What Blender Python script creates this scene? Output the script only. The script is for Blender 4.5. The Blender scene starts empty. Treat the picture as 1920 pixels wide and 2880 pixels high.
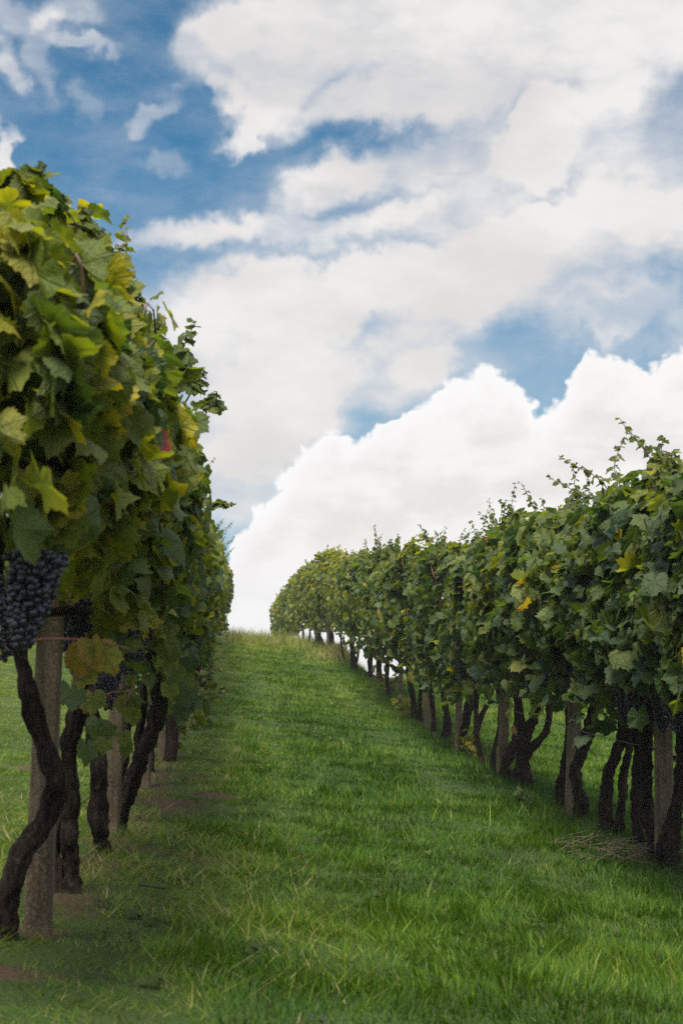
import bpy, math, random
import numpy as np
from mathutils import Vector, Matrix

R = math.radians
rng = np.random.default_rng(7)
random.seed(7)
scene = bpy.context.scene
COL = scene.collection

# ------------------------------------------------------------------ camera
F_PX, CX, CY = 4000.0, 784.0, 1176.0          # photograph measured at 1568 x 2352
PITCH = R(7.0)
CAM_Z = 0.90
cam_d = bpy.data.cameras.new("camera")
cam = bpy.data.objects.new("camera", cam_d)
COL.objects.link(cam)
cam.location = (0, 0, CAM_Z)
cam.rotation_euler = (math.pi / 2 + PITCH, 0, 0)
cam_d.sensor_fit = 'VERTICAL'
cam_d.sensor_height = 36.0
cam_d.lens = 36.0 * F_PX / 2352.0
cam_d.clip_start = 0.05
cam_d.clip_end = 12000
cam_d.dof.use_dof = True
cam_d.dof.focus_distance = 13.0
cam_d.dof.aperture_fstop = 7.5
scene.camera = cam

# ------------------------------------------------------------------ light and sky
SUN_EL, SUN_AZ = R(60), R(-168)                 # azimuth from +Y (view direction), negative = left
sun_d = bpy.data.lights.new("sun", 'SUN')
sun_d.energy = 4.4
sun_d.angle = R(24)
sun_d.color = (1.0, 0.95, 0.86)
sun = bpy.data.objects.new("sun", sun_d)
COL.objects.link(sun)
sdir = Vector((math.sin(SUN_AZ) * math.cos(SUN_EL), math.cos(SUN_AZ) * math.cos(SUN_EL), math.sin(SUN_EL)))
sun.rotation_euler = sdir.to_track_quat('Z', 'Y').to_euler()
scene.view_settings.view_transform = 'Standard'
scene.view_settings.look = 'None'
scene.view_settings.gamma = 1
scene.view_settings.exposure = 0.92
scene.cycles.use_denoising = False
scene.cycles.max_bounces = 6
scene.cycles.diffuse_bounces = 3
scene.cycles.glossy_bounces = 2
scene.cycles.transmission_bounces = 4
scene.cycles.transparent_max_bounces = 4


class NT:
    """small helper to write node trees"""
    def __init__(self, tree):
        self.t = tree
        tree.nodes.clear()

    def n(self, typ, **kw):
        nd = self.t.nodes.new(typ)
        ins = kw.pop('ins', {})
        for k, v in kw.items():
            setattr(nd, k, v)
        for k, v in ins.items():
            self.set(nd.inputs[k], v)
        return nd

    def set(self, sock, v):
        if isinstance(v, bpy.types.NodeSocket):
            self.t.links.new(v, sock)
        elif isinstance(v, bpy.types.Node):
            self.t.links.new(v.outputs[0], sock)
        else:
            sock.default_value = v

    def m(self, op, a, b=None, c=None, clamp=False):
        nd = self.t.nodes.new('ShaderNodeMath')
        nd.operation = op
        nd.use_clamp = clamp
        for i, v in enumerate((a, b, c)):
            if v is not None:
                self.set(nd.inputs[i], v)
        return nd.outputs[0]

    def sstep(self, v, lo, hi, a=0.0, b=1.0):
        nd = self.t.nodes.new('ShaderNodeMapRange')
        nd.interpolation_type = 'SMOOTHSTEP'
        self.set(nd.inputs['Value'], v)
        self.set(nd.inputs['From Min'], lo); self.set(nd.inputs['From Max'], hi)
        self.set(nd.inputs['To Min'], a); self.set(nd.inputs['To Max'], b)
        return nd.outputs[0]

    def mix(self, f, a, b, blend='MIX'):
        nd = self.t.nodes.new('ShaderNodeMix')
        nd.data_type = 'RGBA'
        nd.blend_type = blend
        self.set(nd.inputs[0], f)
        self.set(nd.inputs[6], a if not isinstance(a, tuple) else (*a, 1) if len(a) == 3 else a)
        self.set(nd.inputs[7], b if not isinstance(b, tuple) else (*b, 1) if len(b) == 3 else b)
        return nd.outputs[2]

    def noise(self, vec, scale, detail=4, rough=0.5, dist=0.0, out='Fac', dims='3D'):
        nd = self.t.nodes.new('ShaderNodeTexNoise')
        nd.noise_dimensions = dims
        if vec is not None:
            self.set(nd.inputs['Vector'], vec)
        nd.inputs['Scale'].default_value = scale
        nd.inputs['Detail'].default_value = detail
        nd.inputs['Roughness'].default_value = rough
        nd.inputs['Distortion'].default_value = dist
        return nd.outputs[out]

    def ramp(self, fac, stops, interp='LINEAR'):
        nd = self.t.nodes.new('ShaderNodeValToRGB')
        cr = nd.color_ramp
        cr.interpolation = interp
        while len(cr.elements) < len(stops):
            cr.elements.new(0.5)
        for e, (p, c) in zip(cr.elements, stops):
            e.position = p
            e.color = (*c, 1) if len(c) == 3 else c
        self.set(nd.inputs[0], fac)
        return nd.outputs[0]


def ang(px, py):
    """photo position -> (azimuth, elevation) of the part of the sky seen there"""
    a, t = (px - CX) / F_PX, (CY - py) / F_PX
    y = math.cos(PITCH) - t * math.sin(PITCH)
    z = math.sin(PITCH) + t * math.cos(PITCH)
    return math.atan2(a, y), math.atan2(z, math.hypot(a, y))


world = bpy.data.worlds.new("World")
scene.world = world
world.use_nodes = True
W = NT(world.node_tree)
tc = W.n('ShaderNodeTexCoord').outputs['Generated']
sky = W.n('ShaderNodeTexSky', sky_type='NISHITA')
sky.sun_disc = False
sky.sun_elevation = SUN_EL
sky.sun_rotation = SUN_AZ
sky.altitude = 300
sky.air_density = 1.0
sky.dust_density = 0.6
sky.ozone_density = 2.0
sep = W.n('ShaderNodeSeparateXYZ', ins={0: tc})
AZ = W.m('ARCTAN2', sep.outputs[0], sep.outputs[1])
EL = W.m('ARCSINE', sep.outputs[2])
# warped angular coordinates: large soft warp + small billows
n1 = W.noise(tc, 16.0, 3, 0.55, out='Color')
n2 = W.noise(tc, 55.0, 3, 0.6, out='Color')
w1 = W.n('ShaderNodeVectorMath', operation='SUBTRACT', ins={0: n1, 1: (0.5, 0.5, 0.5)}).outputs[0]
w2 = W.n('ShaderNodeVectorMath', operation='SUBTRACT', ins={0: n2, 1: (0.5, 0.5, 0.5)}).outputs[0]
ws = W.n('ShaderNodeVectorMath', operation='SCALE', ins={0: w1, 'Scale': 0.055}).outputs[0]
ws2 = W.n('ShaderNodeVectorMath', operation='MULTIPLY_ADD', ins={0: w2, 1: (0.024, 0.024, 0.024), 2: ws}).outputs[0]
base = W.n('ShaderNodeCombineXYZ', ins={0: AZ, 1: EL, 2: 0.0}).outputs[0]
pos = W.n('ShaderNodeVectorMath', operation='ADD', ins={0: base, 1: ws2}).outputs[0]
pos = W.n('ShaderNodeVectorMath', operation='MULTIPLY', ins={0: pos, 1: (1, 1, 0)}).outputs[0]


def cloud_sum(blobs, vec):
    acc = None
    for (px, py, rx, ry, rot, amp) in blobs:
        az, el = ang(px, py)
        mp = W.n('ShaderNodeMapping', vector_type='TEXTURE')
        W.set(mp.inputs['Vector'], vec)
        mp.inputs['Location'].default_value = (az, el, 0)
        mp.inputs['Rotation'].default_value = (0, 0, R(rot))
        mp.inputs['Scale'].default_value = (rx / F_PX, ry / F_PX, 1)
        ln = W.n('ShaderNodeVectorMath', operation='LENGTH', ins={0: mp.outputs[0]}).outputs['Value']
        v = W.sstep(ln, 1.35, 0.45, 0.0, amp)
        acc = v if acc is None else W.m('SMOOTH_MAX', acc, v, 0.35) if amp >= 0.9 else W.m('ADD', acc, v)
    return acc


# (centre px, py, radius x, radius y, tilt, amount)
SOFT = [
    (930, 30, 470, 190, 0, 1.0), (1300, 40, 500, 200, 0, 1.0), (1540, 60, 240, 150, 12, 1.0), (640, 60, 230, 90, 0, 1.0),
    (610, 225, 110, 100, -30, 1.0), (580, 300, 80, 48, 18, 0.95),
    (960, 215, 380, 78, 3, 0.95), (1240, 300, 105, 120, 8, 0.95), (1390, 210, 130, 80, 0, 0.9), (1240, 395, 42, 55, 0, 0.5),
    (470, 120, 110, 70, 30, 0.55), (500, 205, 50, 40, 0, 0.45), (330, 240, 60, 28, 25, 0.36), (390, 360, 65, 36, 10, 0.28),
    (205, 122, 70, 24, 6, 0.42), (115, 120, 40, 110, -12, 0.34), (15, 170, 50, 48, 0, 0.5), (45, 60, 90, 50, 20, 0.36),
    (190, 235, 40, 36, 0, 0.24), (180, 30, 80, 45, 15, 0.34), (0, 400, 26, 90, 0, 0.95),
    (1050, 350, 400, 70, 8, 0.55), (1480, 360, 200, 120, 20, 0.45), (740, 430, 130, 46, 24, 0.42), (920, 475, 110, 30, 16, 0.40),
    (430, 545, 180, 44, 6, 0.62), (700, 525, 200, 34, 4, 0.30), (1050, 470, 300, 50, 16, 0.42), (1150, 520, 160, 34, 10, 0.4),
    (1330, 560, 330, 120, 6, 0.60), (1500, 500, 160, 60, 0, 0.25),
    (640, 665, 300, 90, 8, 1.0), (850, 625, 280, 70, 2, 0.9), (520, 770, 250, 130, 0, 0.9), (700, 850, 190, 100, 35, 0.65),
    (1050, 650, 200, 90, 0, 0.55), (1045, 715, 50, 60, 0, 0.3), (980, 830, 65, 48, 0, 0.42), (560, 960, 200, 110, 0, 0.62),
    (1420, 705, 250, 56, 4, 0.5), (840, 930, 200, 40, 12, 0.25), (560, 1110, 180, 120, 0, 0.6),
    (640, 150, 170, 80, 0, 0.9), (1310, 170, 180, 80, 0, 0.9), (980, 540, 620, 170, 10, 0.22), (930, 800, 260, 95, 25, 0.58), (1000, 900, 220, 50, 20, 0.25), (1420, 770, 170, 34, 4, 0.22), (690, 1010, 140, 60, 18, 0.25),
]
soft = cloud_sum(SOFT, pos)
tcs = W.n('ShaderNodeMapping', ins={0: tc, 'Scale': (1.0, 1.0, 2.2), 'Rotation': (0, R(-14), 0)}).outputs[0]
nA = W.noise(tcs, 18.0, 7, 0.58)
nB = W.noise(tcs, 45.0, 6, 0.6, 0.3)
nz = W.m('ADD', W.m('MULTIPLY_ADD', nA, 0.72, -0.36), W.m('MULTIPLY_ADD', nB, 0.28, -0.14))
softd = W.m('ADD', soft, nz)
softa = W.sstep(softd, -0.01, 1.08)
# the sky away from the photographed part: broken cloud all round
front = W.sstep(sep.outputs[1], 0.75, 0.92)
gen = W.sstep(W.noise(tc, 2.6, 5, 0.55), 0.34, 0.56)
softa = W.m('ADD', W.m('MULTIPLY', softa, front), W.m('MULTIPLY', gen, W.m('SUBTRACT', 1.0, front)))
# cumulus bank: its upper outline as a curve over azimuth, roughened by billows
line = [(300, 1520), (440, 1440), (505, 1350), (530, 1262), (575, 1180), (625, 1105), (690, 1028), (760, 990), (840, 990), (900, 965), (945, 918),
        (1005, 878), (1060, 850), (1110, 843), (1165, 848), (1195, 872), (1215, 925), (1258, 934), (1288, 890), (1330, 838),
        (1352, 800), (1395, 797), (1432, 815), (1470, 838), (1510, 815), (1568, 775), (1700, 740)]
fc = W.n('ShaderNodeFloatCurve')
cm = fc.mapping
pts = [ang(*p) for p in line]
a0, a1 = -0.30, 0.30
pts = [((a - a0) / (a1 - a0), e / 0.3) for a, e in pts]
pts = [(0.0, 0.02)] + pts + [(1.0, 0.35)]
cv = cm.curves[0]
while len(cv.points) < len(pts):
    cv.points.new(0.5, 0.5)
for p, q in zip(cv.points, pts):
    p.location = q
    p.handle_type = 'VECTOR'
cm.update()
bz = W.noise(tc, 55.0, 2, 0.5, out='Color')
bw = W.n('ShaderNodeVectorMath', operation='SUBTRACT', ins={0: bz, 1: (0.5, 0.5, 0.5)}).outputs[0]
vor = W.n('ShaderNodeTexVoronoi', feature='SMOOTH_F1')
vv = W.n('ShaderNodeVectorMath', operation='MULTIPLY_ADD', ins={0: bw, 1: (0.03, 0.03, 0.03), 2: tc}).outputs[0]
W.set(vor.inputs['Vector'], vv)
vor.inputs['Scale'].default_value = 46.0
vor.inputs['Smoothness'].default_value = 0.35
vor2 = W.n('ShaderNodeTexVoronoi', feature='SMOOTH_F1')
W.set(vor2.inputs['Vector'], vv)
vor2.inputs['Scale'].default_value = 120.0
vor2.inputs['Smoothness'].default_value = 0.4
bill = W.m('ADD', W.m('MULTIPLY', W.m('SUBTRACT', 0.45, vor.outputs['Distance']), 0.016),
           W.m('MULTIPLY', W.m('SUBTRACT', 0.45, vor2.outputs['Distance']), 0.008))
bill = W.m('ADD', bill, W.m('MULTIPLY_ADD', nB, 0.012, -0.006))
azw = W.m('ADD', AZ, W.n('ShaderNodeSeparateXYZ', ins={0: ws2}).outputs[0])
W.set(fc.inputs['Value'], W.m('MULTIPLY_ADD', W.m('ADD', AZ, W.m('MULTIPLY_ADD', nA, 0.012, -0.006)), 1 / (a1 - a0), -a0 / (a1 - a0)))
below = W.m('ADD', W.m('SUBTRACT', W.m('MULTIPLY', fc.outputs[0], 0.3), EL), bill)
cum = W.m('MULTIPLY', W.sstep(below, -0.0012, 0.0045), front)
# colours (for a background strength of 0.1)
blue = W.mix(1.0, sky.outputs[0], (0.26, 0.80, 0.95), 'MULTIPLY')
hz = W.sstep(EL, 0.36, 0.12)
blue = W.mix(W.m('MULTIPLY', hz, 0.42), blue, (5.6, 6.3, 6.9))
shadeA = W.noise(tcs, 9.0, 5, 0.55)
softc = W.mix(W.sstep(shadeA, 0.35, 0.66), (7.6, 7.35, 7.25), (9.1, 8.85, 8.6))
dense = W.sstep(softd, 0.45, 1.1)
softc = W.mix(dense, (7.0, 7.15, 7.5), softc)
deep = W.sstep(W.m('ADD', below, W.m('MULTIPLY_ADD', shadeA, 0.05, -0.025)), -0.002, 0.035)
cumc = W.mix(deep, (9.8, 9.7, 9.65), W.mix(W.sstep(nA, 0.36, 0.62), (8.1, 7.9, 7.8), (9.3, 9.15, 9.05)))
low = W.sstep(EL, 0.115, 0.05)
cumc = W.mix(W.m('MULTIPLY', low, 0.8), cumc, (9.4, 9.35, 9.35))
col = W.mix(W.m('MULTIPLY', softa, 0.97), blue, softc)
col = W.mix(cum, col, cumc)
EXPK = 0.53
frontcol = W.mix(1.0, col, (EXPK, EXPK, EXPK), 'MULTIPLY')
col = W.mix(W.m('MULTIPLY', W.sstep(EL, 0.62, 0.40), front), W.mix(1.0, col, (0.88, 0.88, 0.88), 'MULTIPLY'), frontcol)
gdark = W.sstep(EL, -0.02, -0.10)
col = W.mix(gdark, col, (0.5, 0.6, 0.35))
bg = W.n('ShaderNodeBackground', ins={0: col, 1: 0.1})
W.n('ShaderNodeOutputWorld', ins={0: bg.outputs[0]})
world.cycles.sampling_method = 'MANUAL'
world.cycles.sample_map_resolution = 512

# ------------------------------------------------------------------ numpy helpers
def hash2(ix, iy, seed):
    h = (ix.astype(np.int64) * 374761393 + iy.astype(np.int64) * 668265263 + seed * 1442695041) & 0x7fffffff
    h = ((h ^ (h >> 13)) * 1274126177) & 0x7fffffff
    h = h ^ (h >> 16)
    return (h & 0xffff) / 65535.0


def vnoise(x, y, seed=0):
    x = np.asarray(x, float); y = np.asarray(y, float)
    ix, iy = np.floor(x), np.floor(y)
    fx, fy = x - ix, y - iy
    fx = fx * fx * (3 - 2 * fx); fy = fy * fy * (3 - 2 * fy)
    a = hash2(ix, iy, seed); b = hash2(ix + 1, iy, seed)
    c = hash2(ix, iy + 1, seed); d = hash2(ix + 1, iy + 1, seed)
    return (a * (1 - fx) + b * fx) * (1 - fy) + (c * (1 - fx) + d * fx) * fy


def fbm(x, y, seed=0, o=3):
    s, a, t = 0, 1.0, 0
    for k in range(o):
        s = s + a * vnoise(np.asarray(x) * 2 ** k, np.asarray(y) * 2 ** k, seed + k)
        t += a; a *= 0.5
    return s / t


def nrm(v):
    return v / np.maximum(np.linalg.norm(v, axis=-1, keepdims=True), 1e-9)


def P3(px, py, d):
    """photo position at camera depth d -> point in the world"""
    x = (px - CX) / F_PX * d
    zc = -(py - CY) / F_PX * d
    return np.array([x, d * math.cos(PITCH) - zc * math.sin(PITCH), CAM_Z + d * math.sin(PITCH) + zc * math.cos(PITCH)])


# ------------------------------------------------------------------ terrain
U_L, U_R, SK = -0.568, 2.376, 0.061
PY = np.array([-40, 0, 3, 5, 8, 10, 12.2, 15, 18.3, 21.6, 26.4, 30.7, 36.5, 42, 47.5, 52, 56, 60, 66, 72, 80, 95, 120, 180, 300, 700, 9000.])
PZ = np.array([-1.3, -.80, -.75, -.725, -.715, -.63, -.47, -.34, -.15, .05, .52, .93, 1.38, 1.80, 2.21, 2.50, 2.68, 2.76, 2.76, 2.62, 2.3, 1.4, -.6, -6, -18, -45, -60.])


def bend(y):
    return 0.0010 * np.maximum(np.asarray(y, float) - 45, 0) ** 2 * np.where(np.asarray(y) > 110, 0, 1)


def rowx(u, y):
    return u - SK * np.asarray(y) - bend(y)


def profile(y):
    # smooth (box-filtered) interpolation of the long profile
    s = 0
    for k in np.linspace(-1, 1, 7):
        s = s + np.interp(y + k * 1.6, PY, PZ)
    return s / 7


def ground_z(x, y):
    x = np.asarray(x, float); y = np.asarray(y, float)
    u = x + SK * y + bend(y)
    z = profile(y)
    v = u - 0.9
    z = z - np.where(v > 0, 0.10 * 6 * np.tanh(v / 6), 0.10 * 14 * np.tanh(v / 14))
    t = np.clip((y - 30.5) / 5, 0, 1); t = t * t * (3 - 2 * t)
    far = np.clip((90 - y) / 20, 0, 1)
    q = np.clip((u / np.maximum(y, 5) - .088) / .035, 0, 1); far = far * (1 - q * q * (3 - 2 * q))
    z = z - t * far * 0.95 * np.tanh(np.maximum(u - 2.55, 0) * 0.75 / 0.95)
    fade = np.clip(1 - (np.hypot(x, y) - 70) / 50, 0, 1)
    z = z + fade * ((fbm(x * 0.9, y * 0.9, 3, 3) - .5) * 0.07 + (vnoise(x * .25, y * .25, 9) - .5) * 0.08)
    # little terraces and ridges along the foot of the left row
    rl = np.exp(-((u + 0.45) / 0.35) ** 2)
    z = z + rl * 0.045 * (vnoise(y * 1.1, u * 0.6, 21) - .4)
    # the raised bank under the right row near the crest
    z = z + 0.22 * np.exp(-((u - 2.42) / 0.30) ** 2 - ((y - 40.5) / 1.6) ** 2)
    return z + CAM_Z


def set_attr(me, name, arr, typ='FLOAT', dom='POINT'):
    at = me.attributes.new(name, typ, dom)
    key = 'value' if typ == 'FLOAT' else 'vector'
    at.data.foreach_set(key, np.ascontiguousarray(arr, dtype=np.float32).ravel())


def np_mesh(name, verts, loops, sizes, mat, parent=None, smooth=True, attrs=None, link=True):
    me = bpy.data.meshes.new(name)
    verts = np.asarray(verts, np.float32)
    loops = np.asarray(loops, np.int32); sizes = np.asarray(sizes, np.int32)
    me.vertices.add(len(verts)); me.loops.add(len(loops)); me.polygons.add(len(sizes))
    me.vertices.foreach_set('co', verts.ravel())
    me.loops.foreach_set('vertex_index', loops)
    st = np.concatenate([[0], np.cumsum(sizes)[:-1]]).astype(np.int32)
    me.polygons.foreach_set('loop_start', st)
    me.polygons.foreach_set('loop_total', sizes)
    me.polygons.foreach_set('use_smooth', np.full(len(sizes), smooth))
    for k, (a, t) in (attrs or {}).items():
        set_attr(me, k, a, t)
    me.update(calc_edges=True)
    me.validate()
    if mat is not None:
        me.materials.append(mat)
    if not link:
        return me
    return obj(name, me, parent)


def obj(name, me, parent=None):
    o = bpy.data.objects.new(name, me)
    COL.objects.link(o)
    if parent is not None:
        o.parent = parent
        o.matrix_parent_inverse = Matrix.Translation(-parent.location)
    return o


def tag(o, label=None, cat=None, group=None, kind=None):
    for k, v in (('label', label), ('category', cat), ('group', group), ('kind', kind)):
        if v:
            o[k] = v
    return o


def thing(name, label, cat, loc, group=None):
    o = bpy.data.objects.new(name, None)
    o.empty_display_size = 0.1
    COL.objects.link(o)
    o.location = [float(c) for c in loc]
    return tag(o, label, cat, group)


class MB:
    """collects vertices and faces (with one float per vertex) for ONE mesh"""
    def __init__(self):
        self.v, self.l, self.s, self.a, self.n = [], [], [], [], 0

    def add(self, verts, loops, sizes, val=0.0):
        verts = np.asarray(verts, float)
        self.v.append(verts); self.l.append(np.asarray(loops, np.int64) + self.n); self.s.append(np.asarray(sizes))
        self.a.append(np.broadcast_to(np.asarray(val, float), (len(verts),)))
        self.n += len(verts)

    def build(self, name, mat, parent=None, smooth=True, attr='tone', link=True):
        return np_mesh(name, np.concatenate(self.v), np.concatenate(self.l), np.concatenate(self.s), mat, parent, smooth,
                       {attr: (np.concatenate(self.a), 'FLOAT')}, link)

    def tube(self, pts, rad, sides=8, seed=0, rough=0.0, ridges=0.0, cap=True, val=0.0, step=None):
        pts = np.asarray(pts, float); rad = np.broadcast_to(np.asarray(rad, float), (len(pts),))
        if step:
            pts, rad = smooth_path(pts, rad, step)
        n = len(pts)
        tan = nrm(np.gradient(pts, axis=0))
        ref = np.array([0.31, 0.95, 0.05]) if abs(tan[:, 2]).mean() > 0.6 else np.array([0, 0, 1.0])
        s1 = nrm(np.cross(tan, ref)); s2 = np.cross(tan, s1)
        th = np.linspace(0, 2 * math.pi, sides, endpoint=False)
        L = np.concatenate([[0], np.cumsum(np.linalg.norm(np.diff(pts, axis=0), axis=1))])
        rr = rad[:, None] * np.ones((1, sides))
        if rough:
            rr = rr * (1 + rough * 2 * (vnoise(L[:, None] * 14 + seed * 7.1, np.cos(th)[None] * 1.6 + np.sin(th)[None] * 2.3 + seed, seed) - .5)
                       + rough * 1.6 * (vnoise(L[:, None] * 45, th[None] * 2.5 + seed, seed + 5) - .5))
        if ridges:
            rr = rr * (1 + ridges * np.sin(4 * th[None] + L[:, None] * 6 + seed) + ridges * .7 * np.sin(7 * th[None] - L[:, None] * 9 + seed))
            ring = th[None] * 2.9 + L[:, None] * 3.0 + seed
            rr = rr * (1 + ridges * 2.6 * (vnoise(ring * 1.7, L[:, None] * 9 + seed, seed + 8) - .5) + ridges * 1.6 * (vnoise(ring * 3.3, L[:, None] * 22, seed + 9) - .5))
        V = pts[:, None] + rr[..., None] * (np.cos(th)[None, :, None] * s1[:, None] + np.sin(th)[None, :, None] * s2[:, None])
        i = np.arange(n - 1)[:, None] * sides; j = np.arange(sides)[None]; k = (j + 1) % sides
        q = np.stack([i + j, i + k, i + sides + k, i + sides + j], -1).reshape(-1, 4)
        V = V.reshape(-1, 3)
        loops = [q.ravel()]; sizes = [np.full(len(q), 4)]
        if cap:
            loops.append(np.arange(sides)[::-1]); sizes.append([sides])
            loops.append((n - 1) * sides + np.arange(sides)); sizes.append([sides])
        self.add(V, np.concatenate(loops), np.concatenate(sizes), val)


def smooth_path(pts, rad, step):
    pts = np.asarray(pts, float)
    if len(pts) < 3:
        n = max(2, int(np.linalg.norm(pts[-1] - pts[0]) / step))
        t = np.linspace(0, 1, n)[:, None]
        return pts[:1] * (1 - t) + pts[-1:] * t, np.interp(t[:, 0], [0, 1], [rad[0], rad[-1]])
    P = np.vstack([2 * pts[0] - pts[1], pts, 2 * pts[-1] - pts[-2]])
    out, ro = [], []
    for i in range(len(pts) - 1):
        p0, p1, p2, p3 = P[i], P[i + 1], P[i + 2], P[i + 3]
        n = max(2, int(np.linalg.norm(p2 - p1) / step))
        t = np.linspace(0, 1, n, endpoint=False)[:, None]
        out.append(.5 * (2 * p1 + (p2 - p0) * t + (2 * p0 - 5 * p1 + 4 * p2 - p3) * t ** 2 + (3 * p1 - p0 - 3 * p2 + p3) * t ** 3))
        ro.append(rad[i] + (rad[i + 1] - rad[i]) * t[:, 0])
    out.append(pts[-1:]); ro.append(rad[-1:])
    return np.vstack(out), np.concatenate(ro)


# ------------------------------------------------------------------ materials
def material(name):
    m = bpy.data.materials.new(name)
    m.use_nodes = True
    return m, NT(m.node_tree)


def leaf_material():
    m, N = material("vine_leaf")
    tone = N.n('ShaderNodeAttribute', attribute_name='tone').outputs['Fac']
    uv = N.n('ShaderNodeAttribute', attribute_name='leaf_uv').outputs['Vector']
    sp = N.n('ShaderNodeSeparateXYZ', ins={0: uv})
    x = N.m('ABSOLUTE', sp.outputs[0]); y = sp.outputs[1]
    rr = N.m('SQRT', N.m('ADD', N.m('MULTIPLY', x, x), N.m('MULTIPLY', y, y)))
    vein = None
    for a in (0.0, 0.95, 1.95):                       # veins from the petiole, mirrored
        dd = N.m('ABSOLUTE', N.m('SUBTRACT', N.m('MULTIPLY', x, math.cos(a)), N.m('MULTIPLY', y, math.sin(a))))
        al = N.m('ADD', N.m('MULTIPLY', x, math.sin(a)), N.m('MULTIPLY', y, math.cos(a)))
        v = N.m('MULTIPLY', N.sstep(dd, 0.035, 0.008), N.m('GREATER_THAN', al, 0.0))
        vein = v if vein is None else N.m('MAXIMUM', vein, v)
    geo = N.n('ShaderNodeNewGeometry')
    tco = N.n('ShaderNodeTexCoord').outputs['Object']
    nz = N.noise(tco, 22.0, 4, 0.6)
    t2 = N.m('ADD', tone, N.m('MULTIPLY_ADD', nz, 0.22, -0.11), clamp=True)
    # leaves that are turning colour turn from the rim inwards
    turn = N.m('MULTIPLY', N.sstep(tone, 0.45, 0.8), N.m('MULTIPLY_ADD', rr, 0.25, -0.12))
    t2 = N.m('ADD', t2, turn, clamp=True)
    top = N.ramp(t2, [(0.0, (0.022, 0.052, 0.030)), (0.22, (0.040, 0.074, 0.022)), (0.42, (0.085, 0.115, 0.014)), (0.60, (0.170, 0.185, 0.012)),
                      (0.76, (0.33, 0.27, 0.018)), (0.88, (0.38, 0.16, 0.016)), (0.95, (0.10, 0.055, 0.032)), (1.0, (0.42, 0.030, 0.030))])
    top = N.mix(N.m('MULTIPLY', vein, 0.45), top, (0.16, 0.20, 0.07))
    spot = N.noise(tco, 55.0, 3, 0.6)
    top = N.mix(N.m('MULTIPLY', N.sstep(spot, 0.66, 0.74), 0.75), top, (0.085, 0.050, 0.020))
    under = N.mix(0.35, top, (0.105, 0.135, 0.055))
    colr = N.mix(geo.outputs['Backfacing'], top, under)
    bump = N.n('ShaderNodeBump', ins={'Strength': 0.8, 'Distance': 0.012})
    bl = N.noise(uv, 7.0, 4, 0.65)
    N.set(bump.inputs['Height'], N.m('SUBTRACT', N.m('ADD', bl, N.m('MULTIPLY', nz, 0.3)), N.m('MULTIPLY', vein, 0.5)))
    pr = N.n('ShaderNodeBsdfPrincipled', ins={'Base Color': colr, 'Roughness': 0.46, 'Specular IOR Level': 0.32, 'Normal': bump.outputs[0]})
    tl = N.n('ShaderNodeBsdfTranslucent', ins={'Color': N.mix(1.0, colr, (1.5, 1.55, 0.45), 'MULTIPLY')})
    mx = N.n('ShaderNodeMixShader', ins={0: 0.42, 1: pr.outputs[0], 2: tl.outputs[0]})
    N.n('ShaderNodeOutputMaterial', ins={0: mx.outputs[0]})
    return m


def grass_material():
    m, N = material("grass_blade")
    tone = N.n('ShaderNodeAttribute', attribute_name='tone').outputs['Fac']
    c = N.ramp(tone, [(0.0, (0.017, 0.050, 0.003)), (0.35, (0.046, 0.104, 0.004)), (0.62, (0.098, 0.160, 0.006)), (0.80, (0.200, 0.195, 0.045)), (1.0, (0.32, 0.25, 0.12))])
    pr = N.n('ShaderNodeBsdfPrincipled', ins={'Base Color': c, 'Roughness': 0.5, 'Specular IOR Level': 0.16})
    tl = N.n('ShaderNodeBsdfTranslucent', ins={'Color': N.mix(1.0, c, (1.3, 1.4, 0.6), 'MULTIPLY')})
    mx = N.n('ShaderNodeMixShader', ins={0: 0.35, 1: pr.outputs[0], 2: tl.outputs[0]})
    N.n('ShaderNodeOutputMaterial', ins={0: mx.outputs[0]})
    return m


def ground_material():
    m, N = material("turf_soil")
    tco = N.n('ShaderNodeTexCoord').outputs['Object']
    bare = N.n('ShaderNodeAttribute', attribute_name='bare').outputs['Fac']
    a = N.noise(tco, 3.0, 6, 0.6); b = N.noise(tco, 40.0, 5, 0.7); c = N.noise(tco, 160.0, 3, 0.7)
    g = N.mix(N.sstep(a, 0.35, 0.65), (0.030, 0.055, 0.014), (0.055, 0.085, 0.020))
    g = N.mix(N.m('MULTIPLY', N.sstep(b, 0.4, 0.7), 0.5), g, (0.060, 0.055, 0.026))
    soil = N.mix(N.sstep(b, 0.3, 0.7), (0.050, 0.031, 0.019), (0.110, 0.066, 0.042))
    soil = N.mix(N.m('MULTIPLY', N.sstep(c, 0.5, 0.75), 0.6), soil, (0.14, 0.12, 0.06))
    k = N.sstep(N.m('ADD', bare, N.m('MULTIPLY_ADD', b, 0.7, -0.35)), 0.35, 0.65)
    colr = N.mix(k, g, soil)
    bump = N.n('ShaderNodeBump', ins={'Strength': 0.7, 'Distance': 0.03, 'Height': N.m('ADD', b, N.m('MULTIPLY', c, 0.4))})
    pr = N.n('ShaderNodeBsdfPrincipled', ins={'Base Color': colr, 'Roughness': 0.95, 'Specular IOR Level': 0.1, 'Normal': bump.outputs[0]})
    N.n('ShaderNodeOutputMaterial', ins={0: pr.outputs[0]})
    return m


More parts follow.
